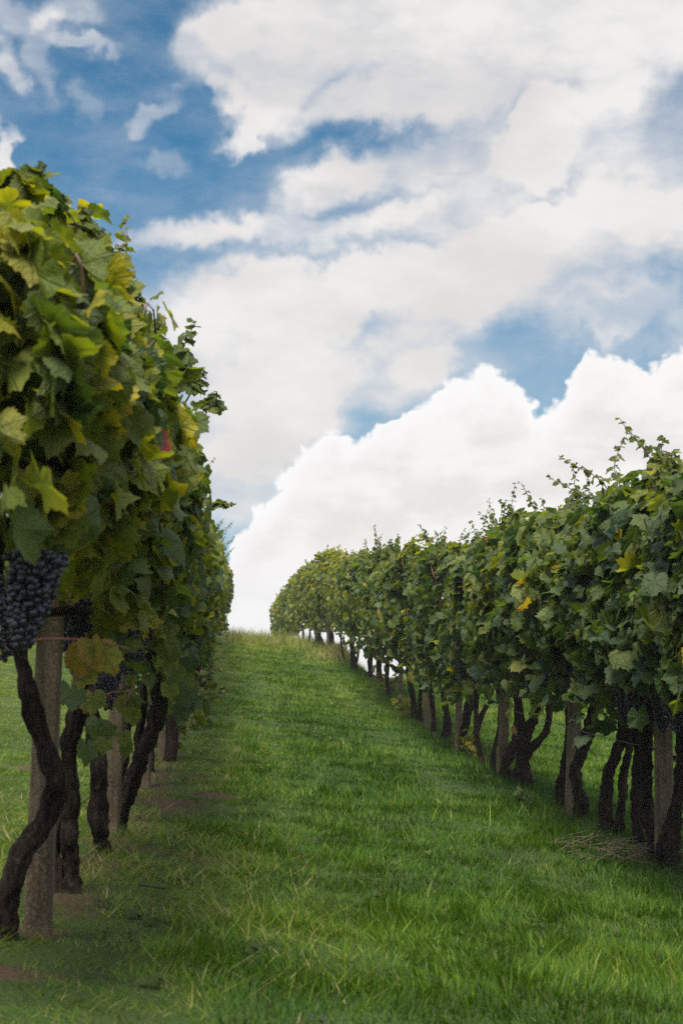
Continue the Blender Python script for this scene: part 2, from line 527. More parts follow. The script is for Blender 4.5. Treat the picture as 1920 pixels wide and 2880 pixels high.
def bark_material(name, dark, mid, light, sc=1.0):
    m, N = material(name)
    tco = N.n('ShaderNodeTexCoord').outputs['Object']
    st = N.n('ShaderNodeMapping', ins={0: tco, 'Scale': (75 * sc, 75 * sc, 11 * sc)}).outputs[0]
    a = N.noise(st, 1.0, 6, 0.65, 0.5)
    b = N.noise(tco, 30.0 * sc, 5, 0.6)
    c = N.mix(N.sstep(a, 0.38, 0.66), dark, mid)
    c = N.mix(N.m('MULTIPLY', N.sstep(b, 0.56, 0.74), 0.55), c, light)
    bump = N.n('ShaderNodeBump', ins={'Strength': 0.9, 'Distance': 0.012, 'Height': N.m('ADD', a, N.m('MULTIPLY', b, 0.5))})
    pr = N.n('ShaderNodeBsdfPrincipled', ins={'Base Color': c, 'Roughness': 0.9, 'Specular IOR Level': 0.2, 'Normal': bump.outputs[0]})
    N.n('ShaderNodeOutputMaterial', ins={0: pr.outputs[0]})
    return m


def concrete_material():
    m, N = material("weathered_concrete")
    tco = N.n('ShaderNodeTexCoord').outputs['Object']
    a = N.noise(tco, 6.0, 6, 0.6); b = N.noise(tco, 120.0, 4, 0.7); v = N.n('ShaderNodeTexVoronoi', ins={0: tco, 'Scale': 130.0}).outputs['Distance']
    c = N.mix(N.sstep(a, 0.35, 0.68), (0.080, 0.052, 0.028), (0.170, 0.118, 0.068))
    c = N.mix(N.sstep(b, 0.42, 0.70), c, (0.22, 0.18, 0.135))
    c = N.mix(N.m('MULTIPLY', N.sstep(v, 0.20, 0.08), 0.75), c, (0.05, 0.042, 0.034))
    stv = N.n('ShaderNodeMapping', ins={0: tco, 'Scale': (34.0, 34.0, 2.2)}).outputs[0]
    c = N.mix(N.m('MULTIPLY', N.sstep(N.noise(stv, 1.0, 5, 0.6), 0.48, 0.68), 0.6), c, (0.045, 0.034, 0.022))
    lich = N.noise(tco, 17.0, 5, 0.7)
    c = N.mix(N.m('MULTIPLY', N.sstep(lich, 0.60, 0.72), 0.5), c, (0.09, 0.095, 0.05))
    bump = N.n('ShaderNodeBump', ins={'Strength': 0.6, 'Distance': 0.006, 'Height': N.m('SUBTRACT', b, N.m('MULTIPLY', N.sstep(v, 0.25, 0.05), 0.8))})
    pr = N.n('ShaderNodeBsdfPrincipled', ins={'Base Color': c, 'Roughness': 0.93, 'Specular IOR Level': 0.2, 'Normal': bump.outputs[0]})
    N.n('ShaderNodeOutputMaterial', ins={0: pr.outputs[0]})
    return m


def berry_material():
    m, N = material("grape_skin")
    tone = N.n('ShaderNodeAttribute', attribute_name='tone').outputs['Fac']
    tco = N.n('ShaderNodeTexCoord').outputs['Object']
    bloom = N.noise(tco, 70.0, 3, 0.6)
    c = N.mix(tone, (0.008, 0.008, 0.016), (0.018, 0.012, 0.026))
    c = N.mix(N.m('MULTIPLY', N.sstep(bloom, 0.40, 0.70), 0.5), c, (0.028, 0.030, 0.045))
    pr = N.n('ShaderNodeBsdfPrincipled', ins={'Base Color': c, 'Roughness': 0.36, 'Specular IOR Level': 0.5})
    N.n('ShaderNodeOutputMaterial', ins={0: pr.outputs[0]})
    return m


def plain(name, c1, c2, rough=0.7, sc=30, metallic=0.0):
    m, N = material(name)
    tco = N.n('ShaderNodeTexCoord').outputs['Object']
    c = N.mix(N.sstep(N.noise(tco, sc, 5, 0.6), 0.35, 0.65), c1, c2)
    pr = N.n('ShaderNodeBsdfPrincipled', ins={'Base Color': c, 'Roughness': rough, 'Metallic': metallic})
    N.n('ShaderNodeOutputMaterial', ins={0: pr.outputs[0]})
    return m


M_LEAF = leaf_material()
M_GRASS = grass_material()
M_GROUND = ground_material()
M_BARK = bark_material("vine_bark", (0.007, 0.0045, 0.003), (0.034, 0.021, 0.0135), (0.105, 0.072, 0.050))
M_OLD = bark_material("grey_old_wood", (0.05, 0.042, 0.036), (0.13, 0.11, 0.095), (0.20, 0.18, 0.155))
M_CANE = plain("brown_cane", (0.085, 0.042, 0.022), (0.16, 0.082, 0.045), 0.6, 40)
M_REDCANE = plain("reddish_cane", (0.17, 0.050, 0.035), (0.26, 0.095, 0.06), 0.55, 40)
M_PALECANE = plain("bare_pale_cane", (0.42, 0.39, 0.34), (0.58, 0.55, 0.49), 0.7, 40)
M_CONC = concrete_material()
M_BERRY = berry_material()
M_WIRE = plain("galvanised_wire", (0.10, 0.095, 0.09), (0.20, 0.19, 0.18), 0.5, 60, 0.6)
M_PIPE = plain("dark_weathered_stick", (0.012, 0.012, 0.012), (0.035, 0.032, 0.030), 0.6, 50)
M_STRAW = plain("dry_twigs", (0.045, 0.032, 0.018), (0.13, 0.095, 0.058), 0.85, 50)
M_STONE = plain("reddish_stone", (0.16, 0.075, 0.055), (0.26, 0.13, 0.10), 0.9, 12)
M_PETAL = plain("white_petal", (0.70, 0.70, 0.66), (0.82, 0.82, 0.78), 0.6, 50)

# ------------------------------------------------------------------ ground sheet
BARE = [(330, 1752, .28, .22), (420, 1782, .42, .16), (390, 1850, .40, .30), (480, 1828, .3, .12), (330, 1950, .30, .12), (300, 1740, .2, .2), (1430, 1960, .35, .3),
        (430, 1970, .25, .08), (30, 2140, .28, .14), (20, 2235, .22, .10), (400, 1700, .3, .25), (60, 1765, .15, .2)]


def project_ground(px, py):
    d0, best = None, None
    for d in np.arange(3.5, 70, 0.05):
        p = P3(px, py, d)
        g = float(ground_z(p[0], p[1]))
        if p[2] <= g:
            return np.array([p[0], p[1], g])
    return np.array([p[0], p[1], g])


BARE_W = [(*project_ground(px, py)[:2], a, b) for px, py, a, b in BARE]


def bare_at(x, y):
    u = x + SK * y
    b = np.zeros_like(x)
    for (bx, by, rx, ry) in BARE_W:
        b = np.maximum(b, np.exp(-((x - bx) / rx / .8) ** 2 - ((y - by) / (ry * 1.8)) ** 2) * (.25 + 1.1 * fbm(x * 5, y * 4, 44, 3)))
    b = np.maximum(b, 0.75 * np.clip((y - 4.6) / 1.2, 0, 1) * np.exp(-((u - U_L) / 0.22) ** 2) * (.2 + 1.2 * fbm(x * 3.2, y * 2.4, 40)))
    b = np.maximum(b, 0.70 * np.exp(-((u - U_R) / 0.17) ** 2) * (.2 + 1.1 * fbm(x * 3.2, y * 2.4, 41)))
    return b


def make_ground():
    xs = np.concatenate([-np.geomspace(6000, 16, 24), np.arange(-15, 12.01, 0.14), np.geomspace(13, 6000, 24)])
    ys = np.concatenate([-np.geomspace(6000, 3, 20), np.arange(-2, 30, 0.13), np.arange(30, 84, 0.3), np.geomspace(85, 9000, 34)])
    X, Y = np.meshgrid(xs, ys)
    Z = ground_z(X, Y)
    V = np.stack([X, Y, Z], -1).reshape(-1, 3)
    nx, ny = len(xs), len(ys)
    i = np.arange(ny - 1)[:, None] * nx + np.arange(nx - 1)[None]
    q = np.stack([i, i + 1, i + nx + 1, i + nx], -1).reshape(-1, 4)
    o = np_mesh("ground", V, q.ravel(), np.full(len(q), 4), M_GROUND, None, True, {'bare': (bare_at(X, Y).ravel(), 'FLOAT')})
    tag(o, "grassy hillside lane rising between the two vine rows", None, None, 'structure')


make_ground()


# ------------------------------------------------------------------ grass
def blades(x, y, h, w, lean, az, bendf, tone, segs):
    """returns verts, loops, sizes, tones of many bent grass blades"""
    n = len(x)
    z = ground_z(x, y) - 0.012
    ca, sa = np.cos(az), np.sin(az)
    wa = az + math.pi / 2 + rng.normal(0, .5, n)
    wx, wy = np.cos(wa), np.sin(wa)
    rows = []
    for k in range(segs + 1):
        t = k / segs
        out = h * (lean * t + bendf * t * t)
        up = h * np.sqrt(np.maximum(1 - (lean * .6) ** 2, .1)) * (t - 0.38 * bendf * t * t)
        cx, cy, cz = x + ca * out, y + sa * out, z + up
        ww = w * (1 - t ** 1.6) * .5 if k < segs else None
        if k < segs:
            rows.append(np.stack([cx - wx * ww, cy - wy * ww, cz], -1))
            rows.append(np.stack([cx + wx * ww, cy + wy * ww, cz], -1))
        else:
            rows.append(np.stack([cx, cy, cz], -1))
    V = np.stack(rows, 1)                       # n, 2*segs+1, 3
    nv = 2 * segs + 1
    lp, sz = [], []
    for k in range(segs - 1):
        lp += [2 * k, 2 * k + 1, 2 * k + 3, 2 * k + 2]; sz.append(4)
    lp += [2 * segs - 2, 2 * segs - 1, 2 * segs]; sz.append(3)
    L = (np.arange(n)[:, None] * nv + np.array(lp)[None]).ravel()
    S = np.tile(sz, n)
    tips = np.linspace(0, 1, segs + 1)
    return V.reshape(-1, 3), L, S, np.repeat(tone, nv)


def sample_field(y0, y1, density, umin, umax):
    """random points on the ground inside the strip the camera can see"""
    area_w = lambda y: np.minimum(0.43 * y + 0.9, umax - umin)
    ys = np.linspace(y0, y1, 400)
    rho = density(ys) * area_w(ys)
    cdf = np.cumsum(rho); tot = cdf[-1] * (ys[1] - ys[0]); cdf /= cdf[-1]
    n = int(tot)
    y = np.interp(rng.random(n), cdf, ys)
    lo = np.maximum(-(0.215 * y + 0.45), umin - SK * y - bend(y))
    hi = np.minimum(0.215 * y + 0.45, umax - SK * y - bend(y))
    x = lo + (hi - lo) * rng.random(n)
    return x, y, x + SK * y + bend(y)


def make_grass():
    dens = lambda y: np.minimum(6200, 6200 * (7.5 / np.maximum(y, 7.5)) ** 1.25)
    x, y, u = sample_field(3.4, 62, dens, -4.2, 7.0)
    n = len(x)
    bare = bare_at(x, y)
    strip = np.clip(1 - (u + 0.55 + (fbm(x * 2.5, y * 1.3, 51) - .5) * .9 - .38) / 0.25, 0, 1)      # mown strip at and left of the left row
    strip = np.where(u > 0.6, 0, strip)
    keep = rng.random(n) > np.clip(bare * 1.3 - 0.15, 0, 0.86)
    x, y, u, strip, bare = (a[keep] for a in (x, y, u, strip, bare))
    n = len(x)
    cl = fbm(x * 2.2, y * 2.2, 60, 3)
    patch = fbm(x * .55, y * .35, 66, 3)
    h = (0.030 + 0.075 * cl ** 1.5) * rng.lognormal(0, .32, n) * (0.85 + .45 * (patch - .5))
    h = np.where(rng.random(n) < .035, h * 1.7, h)
    near_rows = np.exp(-((u - U_R) / .35) ** 2)
    h *= 1 + .5 * near_rows
    track = (np.exp(-((u - .35) / .17) ** 2) + np.exp(-((u - 1.62) / .17) ** 2)) * (.4 + .8 * fbm(x * .8, y * .5, 61))
    h *= 1 - .38 * np.clip(track, 0, 1)
    h *= 1 + 0.9 * np.clip((y - 38) / 14, 0, 1)
    h = h * (1 - strip) + strip * rng.uniform(.016, .05, n) * (.5 + 1.1 * fbm(x * 7, y * 5, 77))
    w = 0.0046 * np.maximum(1, y / 7.5) ** .78 * rng.uniform(.6, 1.35, n)
    w = w * (1 - .25 * strip)
    clump = fbm(x * 3.1 + 9, y * 3.1, 80, 2) * 12
    az = clump + rng.normal(0, .9, n)
    lean = np.abs(rng.normal(.12, .16, n)) + strip * .7
    bf = np.clip(rng.normal(.45, .3, n), .05, 1.2)
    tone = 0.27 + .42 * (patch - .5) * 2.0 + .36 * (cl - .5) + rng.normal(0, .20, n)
    tone += strip * .20 - .10 * np.clip((8 - y) / 4, 0, 1) + .10 * track + 0.34 * np.clip((y - 30) / 22, 0, 1) + .12 * np.clip((y - 8) / 14, 0, 1)  # includes foreground dimming put into the colour: blades nearest the camera toned darker
    dry = rng.random(n) < (.009 + .08 * strip + .18 * np.clip((y - 40) / 12, 0, 1))
    tone = np.where(dry, rng.uniform(.74, 1, n), np.clip(tone, 0, .72))
    near = y < 11
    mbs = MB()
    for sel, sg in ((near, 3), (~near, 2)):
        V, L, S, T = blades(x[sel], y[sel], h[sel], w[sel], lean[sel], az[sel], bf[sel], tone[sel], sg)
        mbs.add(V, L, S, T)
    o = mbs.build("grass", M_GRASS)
    tag(o, "short green grass covering the lane between the vine rows", None, None, 'stuff')
    # scattered long arching blades
    x, y, u = sample_field(4.2, 26, lambda y: np.minimum(3, 3 * (8 / np.maximum(y, 8))), -.2, 2.6)
    n = len(x)
    V, L, S, T = blades(x, y, rng.uniform(.11, .24, n), rng.uniform(.004, .007, n) * np.maximum(1, y / 9), rng.uniform(.05, .4, n), rng.uniform(0, 6.28, n),
                        rng.uniform(.4, 1.1, n), rng.uniform(.25, .7, n), 6)
    m2 = MB(); m2.add(V, L, S, T)
    tag(m2.build("tall_grass", M_GRASS), "scattered long arching blades standing above the short lane grass", None, None, 'stuff')
    # seed-headed dry grass along the crest
    y = rng.uniform(44, 60, 5200); u = rng.uniform(-.4, 3.2, 5200)
    x = rowx(u, y); n = len(x)
    V, L, S, T = blades(x, y, rng.uniform(.14, .42, n) * (.6 + fbm(x, y, 5)), rng.uniform(.007, .014, n), rng.uniform(.02, .3, n), rng.uniform(0, 6.28, n),
                        rng.uniform(.1, .5, n), rng.uniform(.55, 1.0, n), 3)
    m3 = MB(); m3.add(V, L, S, T)
    tag(m3.build("dry_grass", M_GRASS), "taller straw coloured wispy grass along the crest of the hill", None, None, 'stuff')


make_grass()


# ------------------------------------------------------------------ grape leaves
def leaf_template(nout, rings):
    th = np.linspace(-math.pi, math.pi, nout, endpoint=False) + math.pi / nout
    lob = [(0, 1.0, .52), (.95, .92, .48), (-.95, .92, .48), (1.98, .78, .52), (-1.98, .78, .52)]
    r = np.full(nout, .74)
    for c, a, wd in lob:
        d = np.abs((th - c + math.pi) % (2 * math.pi) - math.pi)
        r = np.maximum(r, a * (1 - .34 * (d / wd) ** 1.25))
    d180 = math.pi - np.abs(th)
    r = np.where(d180 < .45, .12 + (r - .12) * (d180 / .45) ** .6, r)
    if nout >= 30:
        r = r * (1 + .055 * np.where(np.arange(nout) % 2, 1, -1))
    V = [[0, 0]]
    fr = [(k + 1) / rings for k in range(rings)]
    fr = [f ** .85 for f in fr]
    for f in fr:
        rr = r * f if f > .99 else (r * .6 + .4 * np.minimum(r, .62)) * f
        V += list(np.stack([np.sin(th) * rr, np.cos(th) * rr], -1))
    V = np.array(V)
    lp, sz = [], []
    for j in range(nout):
        k = (j + 1) % nout
        if k == 0:
            continue                                  # the sinus at the petiole stays open
        lp += [0, 1 + j, 1 + k]; sz.append(3)
        for q in range(rings - 1):
            a = 1 + q * nout
            lp += [a + j, a + nout + j, a + nout + k, a + k]; sz.append(4)
    return V, np.array(lp), np.array(sz)


TPL = {'near': leaf_template(38, 2), 'mid': leaf_template(24, 2), 'far': leaf_template(12, 1)}


def leaves_mesh(lod, pos, nor, tip, size, tone, seed=0):
    """pos: petiole point, nor: upper face, tip: direction of the leaf tip"""
    r = np.random.default_rng(seed)
    V, lp, sz = TPL[lod]
    n, nv = len(pos), len(V)
    nor = nrm(nor); tip = nrm(tip - nor * np.sum(tip * nor, -1, keepdims=True)); side = np.cross(tip, nor)
    X, Y = V[None, :, 0], V[None, :, 1]
    asp = r.uniform(.88, 1.12, (n, 1))
    skew = r.normal(0, .10, (n, 1))
    x = X * asp + skew * Y * Y; y = Y
    rr = np.sqrt(X ** 2 + Y ** 2); th = np.arctan2(X, Y)
    fold = r.normal(.10, .26, (n, 1)); droop = r.uniform(.05, .55, (n, 1)); cup = r.normal(.12, .22, (n, 1))
    wav = r.uniform(.04, .17, (n, 1)); ph = r.uniform(0, 6.28, (n, 1))
    z = fold * (np.abs(x) - .25) - droop * np.maximum(y, 0) ** 2 * .55 - cup * rr ** 2 + wav * np.sin(4 * th + ph) * rr ** 2 \
        + .05 * np.cos(5.9 * th) * rr + .09 * np.sin(2 * th + ph * 2) * rr ** 2
    roll = np.where(r.random((n, 1)) < .22, r.uniform(.3, 1.1, (n, 1)), 0)       # some leaves curl along one edge
    z = z + roll * np.maximum(x * np.sign(np.sin(ph)) - .25, 0) ** 2 * 2.0
    x = x * (1 - .30 * np.minimum(np.abs(fold), .8)) * (1 - .25 * roll * np.abs(x))
    P = pos[:, None] + size[:, None, None] * (x[..., None] * side[:, None] + y[..., None] * tip[:, None] + z[..., None] * nor[:, None])
    L = (np.arange(n)[:, None] * nv + lp[None]).ravel()
    S = np.tile(sz, n)
    uv = np.stack([np.broadcast_to(X, (n, nv)), np.broadcast_to(Y, (n, nv)), np.broadcast_to(ph, (n, nv))], -1).reshape(-1, 3)
    return P.reshape(-1, 3), L, S, np.repeat(tone, nv), uv


def canopy_shape(side, y):
    """half width, bottom and top height above ground of the trained foliage at y"""
    s = 11 if side < 0 else 31
    n = fbm(y * .9, y * 0 + s, s, 2); n2 = fbm(y * .8, y * 0 + s + 3, s + 1, 2); n3 = fbm(y * 1.3, y * 0 + s, s + 2, 2)
    n4 = vnoise(y * 2.4, y * 0 + s, s + 5) - .5
    if side < 0:
        t0 = np.clip((y - 3.5) / 1.6, 0, 1)
        top = 1.68 + .36 * t0 + .12 * np.clip((y - 5) / 3, 0, 1) + .34 * (n - .5) + .16 * n4 + .0035 * np.maximum(y - 10, 0)
        hw = .22 + .17 * t0 + .22 * (n2 - .5)
        bot = .97 + .30 * (n3 - .5) - .13 * np.clip((y - 6.5) / 3, 0, 1) - .2 * n4
    else:
        top = 2.06 + .46 * (n - .5) + .20 * n4 + .004 * np.maximum(y - 10, 0)
        hw = .39 + .26 * (n2 - .5) + .08 * n4
        bot = 1.02 + .40 * (n3 - .5) - .15 * np.clip((y - 14) / 8, 0, 1) - .18 * n4
    return hw, bot, top


def canopy_leaves(side, ulat, ya, yb, n, seed, tone_mean, size_k):
    r = np.random.default_rng(seed)
    lane = -side                                  # the lane lies at +u of the left row (side -1), at -u of the right row
    y = r.uniform(ya, yb, n)
    hw, bot, top = canopy_shape(side, y)
    # angle round the section, more on the lane side and the top
    phi = np.where(r.random(n) < .68, r.uniform(-.42 * math.pi, .62 * math.pi, n), r.uniform(-math.pi, math.pi, n))
    ck, sk = np.cos(phi), np.sin(phi)
    pw = np.where(sk > 0, 1.5 if side < 0 else .85, .5)
    sx = np.sign(ck) * np.abs(ck) ** pw; sz_ = np.sign(sk) * np.abs(sk) ** (1.0 if side < 0 else .75)
    lump = .80 + (.34 if side < 0 else .42) * fbm(y * 2.1, phi * 1.1 + side * 7, 90 + side, 2)
    rad = np.where(r.random(n) < .70, 1 - np.abs(r.normal(0, .10, n)), r.uniform(.25, .95, n))
    out = np.where(r.random(n) < .06, r.uniform(1.02, 1.18, n), rad) * lump
    mid = (bot + top) / 2; hh = (top - bot) / 2
    uo = lane * sx * hw * out
    zz = mid + sz_ * hh * np.where(sz_ > 0, np.minimum(out, 1.12), np.clip(out, .4, 1.12))
    hang = (r.random(n) < .065) & ((side > 0) | (y > 7.5)) & (vnoise(y * 3.3, y * 0 + 4.5, 150 + side) > .56)
    zz = np.where(hang, bot + .05 - .34 * r.random(n) ** 1.3, zz)
    uo = np.where(hang, lane * hw * r.uniform(-.2, .95, n), uo)
    rad = np.where(hang, .5, rad)
    x = rowx(ulat, y) + uo
    pos = np.stack([x, y, ground_z(rowx(ulat, y), y) + zz], -1)
    on = np.stack([lane * sx, np.zeros(n), sz_ * .6], -1)
    nor = nrm(on + np.array([0, 0, .55]) + r.normal(0, .62, (n, 3)))
    flip = r.random(n) < .08
    nor = np.where(flip[:, None], -nor, nor)
    tip = nrm(np.stack([lane * .35 * np.ones(n), np.zeros(n), -1 * np.ones(n)], -1) + r.normal(0, .72, (n, 3)))
    hgt = (zz - bot) / (top - bot)
    size = size_k * r.lognormal(math.log(.064), .33, n) * np.where(hgt > .92, .72, 1)
    size = np.minimum(size, .098)
    clus = fbm(y * 3.0, zz * 3.0, 70 + side, 2)
    tone = tone_mean + .38 * (clus - .5) + r.normal(0, .14, n) + np.where(hgt > .85, .10, 0)
    q = r.random(n)
    tone = np.where(q < .045, r.uniform(.55, .80, n), tone)
    tone = np.where(q < .008, r.uniform(.78, .89, n), tone)
    tone = np.where(q < .0012, 1.0, tone)
    tone = np.clip(tone, 0, 1)
    tone = np.where((tone > .72) & (q >= .045), .70, tone)
    hole = fbm(y * 3.4 + phi * .2, zz * 3.4, 140 + side, 2)
    keep = (rad < .8) | (r.random(n) < np.clip((hole - (.39 if side < 0 else .36)) / .14, 0.04, 1))
    return pos[keep], nor[keep], tip[keep], size[keep], tone[keep]


def shoot_path(base, h, seed, lean):
    r = np.random.default_rng(seed)
    p = [np.array(base, float)]
    d = np.array([lean[0], lean[1], 1.0])
    for k in range(4):
        d = nrm(d + r.normal(0, .22, 3)); d[2] = max(d[2], .25)
        p.append(p[-1] + d * h / 4)
    return np.array(p)


def shoot_leaves(path, n, seed, smax, tone):
    """small leaves alternating up a shoot"""
    r = np.random.default_rng(seed)
    t = np.linspace(.12, 1, n)
    L = np.linspace(0, 1, len(path))
    p = np.stack([np.interp(t, L, path[:, k]) for k in range(3)], -1)
    az = np.arange(n) * 2.5 + r.uniform(0, 6)
    out = np.stack([np.cos(az), np.sin(az) * .6, r.uniform(-.2, .5, n)], -1)
    size = smax * (1.05 - .75 * t) * r.uniform(.75, 1.2, n)
    pet = p + out * (size * .7)[:, None]
    nor = nrm(out * .45 + np.array([0, -.25, .75]) + r.normal(0, .35, (n, 3)))
    tip = nrm(out + np.array([0, 0, -.35]) + r.normal(0, .25, (n, 3)))
    return pet, nor, tip, size, np.clip(tone + r.normal(0, .08, n), 0, .75), p, pet


SHOOTS = [(-1, 66, 470, 82, 385, 4.8, .075, .42), (-1, 186, 540, 190, 478, 5.4, .055, .45), (-1, 262, 640, 272, 565, 5.9, .05, .62), (-1, 395, 880, 448, 742, 7.6, .075, .45),
          (-1, 470, 940, 492, 900, 9.0, .06, .4), (-1, 300, 720, 312, 668, 6.4, .05, .5), (-1, 345, 790, 372, 745, 7.0, .055, .4), (-1, 440, 900, 470, 850, 8.4, .06, .45), (-1, 118, 500, 128, 440, 5.0, .06, .5), (-1, 225, 590, 232, 528, 5.7, .05, .5), (-1, 30, 440, 28, 395, 4.5, .065, .5), (-1, 490, 1160, 538, 1158, 11.5, .06, .5),
          (1, 1165, 1225, 1182, 1110, 15.0, .052, .30), (1, 1158, 1225, 1160, 1150, 15.0, .05, .30), (1, 1300, 1180, 1325, 1125, 12.3, .06, .34), (1, 1322, 1180, 1352, 1102, 12.1, .05, .45),
          (1, 1505, 1110, 1522, 1005, 9.4, .085, .36), (1, 1530, 1110, 1548, 1035, 9.2, .075, .44), (1, 1420, 1160, 1408, 1132, 10.6, .06, .38),
          (1, 1012, 1270, 1016, 1232, 20.0, .06, .3), (1, 1090, 1250, 1096, 1222, 17.5, .055, .3), (1, 905, 1275, 915, 1228, 26.5, .08, .25), (1, 893, 1275, 897, 1240, 27.0, .08, .3),
          (1, 840, 1285, 838, 1240, 31.0, .08, .6), (1, 790, 1300, 795, 1262, 36.0, .09, .7), (1, 648, 1390, 655, 1352, 62.0, .13, .3)]

# ------------------------------------------------------------------ grape clusters (a few shared meshes)
def ico(sub):
    import bmesh
    bm = bmesh.new()
    bmesh.ops.create_icosphere(bm, subdivisions=sub, radius=1)
    v = np.array([q.co[:] for q in bm.verts]); f = np.array([[q.index for q in fc.verts] for fc in bm.faces])
    bm.free()
    return v, f


ICO2, ICO1 = ico(2), ico(1)


def cluster_mesh(seed, fine):
    r = np.random.default_rng(seed)
    iv, fi = ICO2 if fine else ICO1
    L = r.uniform(.13, .19)
    mb = MB()
    mb.tube([[0, 0, .05], [0.004, 0, 0.0], [0, .004, -L * .5], [0, 0, -L * .9]], [.0022, .002, .0018, .001], 5)
    k = 0
    for z in np.arange(0, L, .0098):
        t = z / L
        R0 = (.042 * (1 - t) ** .55 + .005) * r.uniform(.85, 1.15)
        m = max(2, int(2 * math.pi * R0 / .0140))
        for j in range(m):
            a = 2 * math.pi * (j + .5 * (k % 2)) / m + r.normal(0, .12)
            rb = r.uniform(.0058, .0076)
            c = np.array([math.cos(a) * R0, math.sin(a) * R0, -z]) + r.normal(0, .003, 3)
            mb.add(iv * rb * np.array([1, 1, 1.08]) + c, fi.ravel(), np.full(len(fi), 3), r.random())
        k += 1
    return mb.build("grape_cluster", M_BERRY, link=False)


CLUSTERS = [cluster_mesh(s, True) for s in range(4)] + [cluster_mesh(s + 9, False) for s in range(3)]


def add_cluster(root, p, seed, fine=True, k=1.0):
    r = random.Random(seed)
    o = obj("grape_cluster", CLUSTERS[r.randrange(4) if fine else 4 + r.randrange(3)], root)
    o.matrix_parent_inverse = Matrix.Identity(4)
    o.location = [float(a - b) for a, b in zip(p, root.location)]
    o.rotation_euler = (r.uniform(-.2, .2), r.uniform(-.2, .2), r.uniform(0, 6.28))
    s = k * r.uniform(.85, 1.2)
    o.scale = (s, s, s)
    return o


# ------------------------------------------------------------------ the vines
# trunk paths as seen in the photograph (px, py from the foot upwards) with widths in px; depth follows from the foot's place in its row
L_TRUNKS = [
    dict(paths=[([(-4, 2130), (15, 2052), (33, 1994), (55, 1932), (88, 1877), (118, 1811), (124, 1767), (109, 1713), (84, 1654), (66, 1572), (42, 1487), (30, 1400)], [70, 60, 54, 52, 50, 48, 44, 42, 42, 40, 36, 34])], d=4.9,
         label="nearest vine of the left row, bent dark trunk crossing a concrete post"),
    dict(paths=[([(168, 2050), (164, 2012), (160, 1957), (159, 1921), (160, 1884), (171, 1840), (164, 1797), (160, 1746), (166, 1702), (176, 1654), (190, 1560), (200, 1440)], [46, 40, 42, 44, 36, 34, 34, 34, 34, 36, 32, 30]),
                ([(136, 2020), (126, 1960), (124, 1921), (130, 1877), (143, 1811), (152, 1740), (160, 1660), (170, 1560)], [40, 30, 26, 26, 28, 26, 24, 22])], d=6.1,
         label="left row vine with two upright trunks just behind the nearest concrete post"),
    dict(paths=[([(233, 1988), (233, 1957), (231, 1921), (230, 1884), (228, 1840), (229, 1797), (225, 1767), (214, 1720), (210, 1658), (218, 1580), (230, 1470)], [36, 32, 48, 46, 38, 36, 36, 34, 34, 32, 30])], d=7.4,
         label="left row vine whose trunk swells into a knob near the ground"),
    dict(paths=[([(268, 1945), (277, 1906), (288, 1870), (310, 1818), (328, 1767), (346, 1727), (361, 1684), (368, 1629), (362, 1570), (340, 1501), (330, 1440)], [40, 38, 36, 34, 34, 32, 34, 36, 38, 36, 30]),
                ([(322, 1780), (318, 1740), (322, 1700), (330, 1650), (328, 1600)], [28, 22, 20, 18, 16])], d=8.6,
         label="left row vine with a forked trunk leaning steeply towards the lane"),
    dict(paths=[([(268, 1812), (275, 1780), (284, 1745), (288, 1700), (292, 1640), (300, 1560)], [34, 28, 26, 24, 22, 20])], d=11.0, lat=-.20,
         label="left row vine with a short dark trunk half hidden behind the leaning forked one"),
]
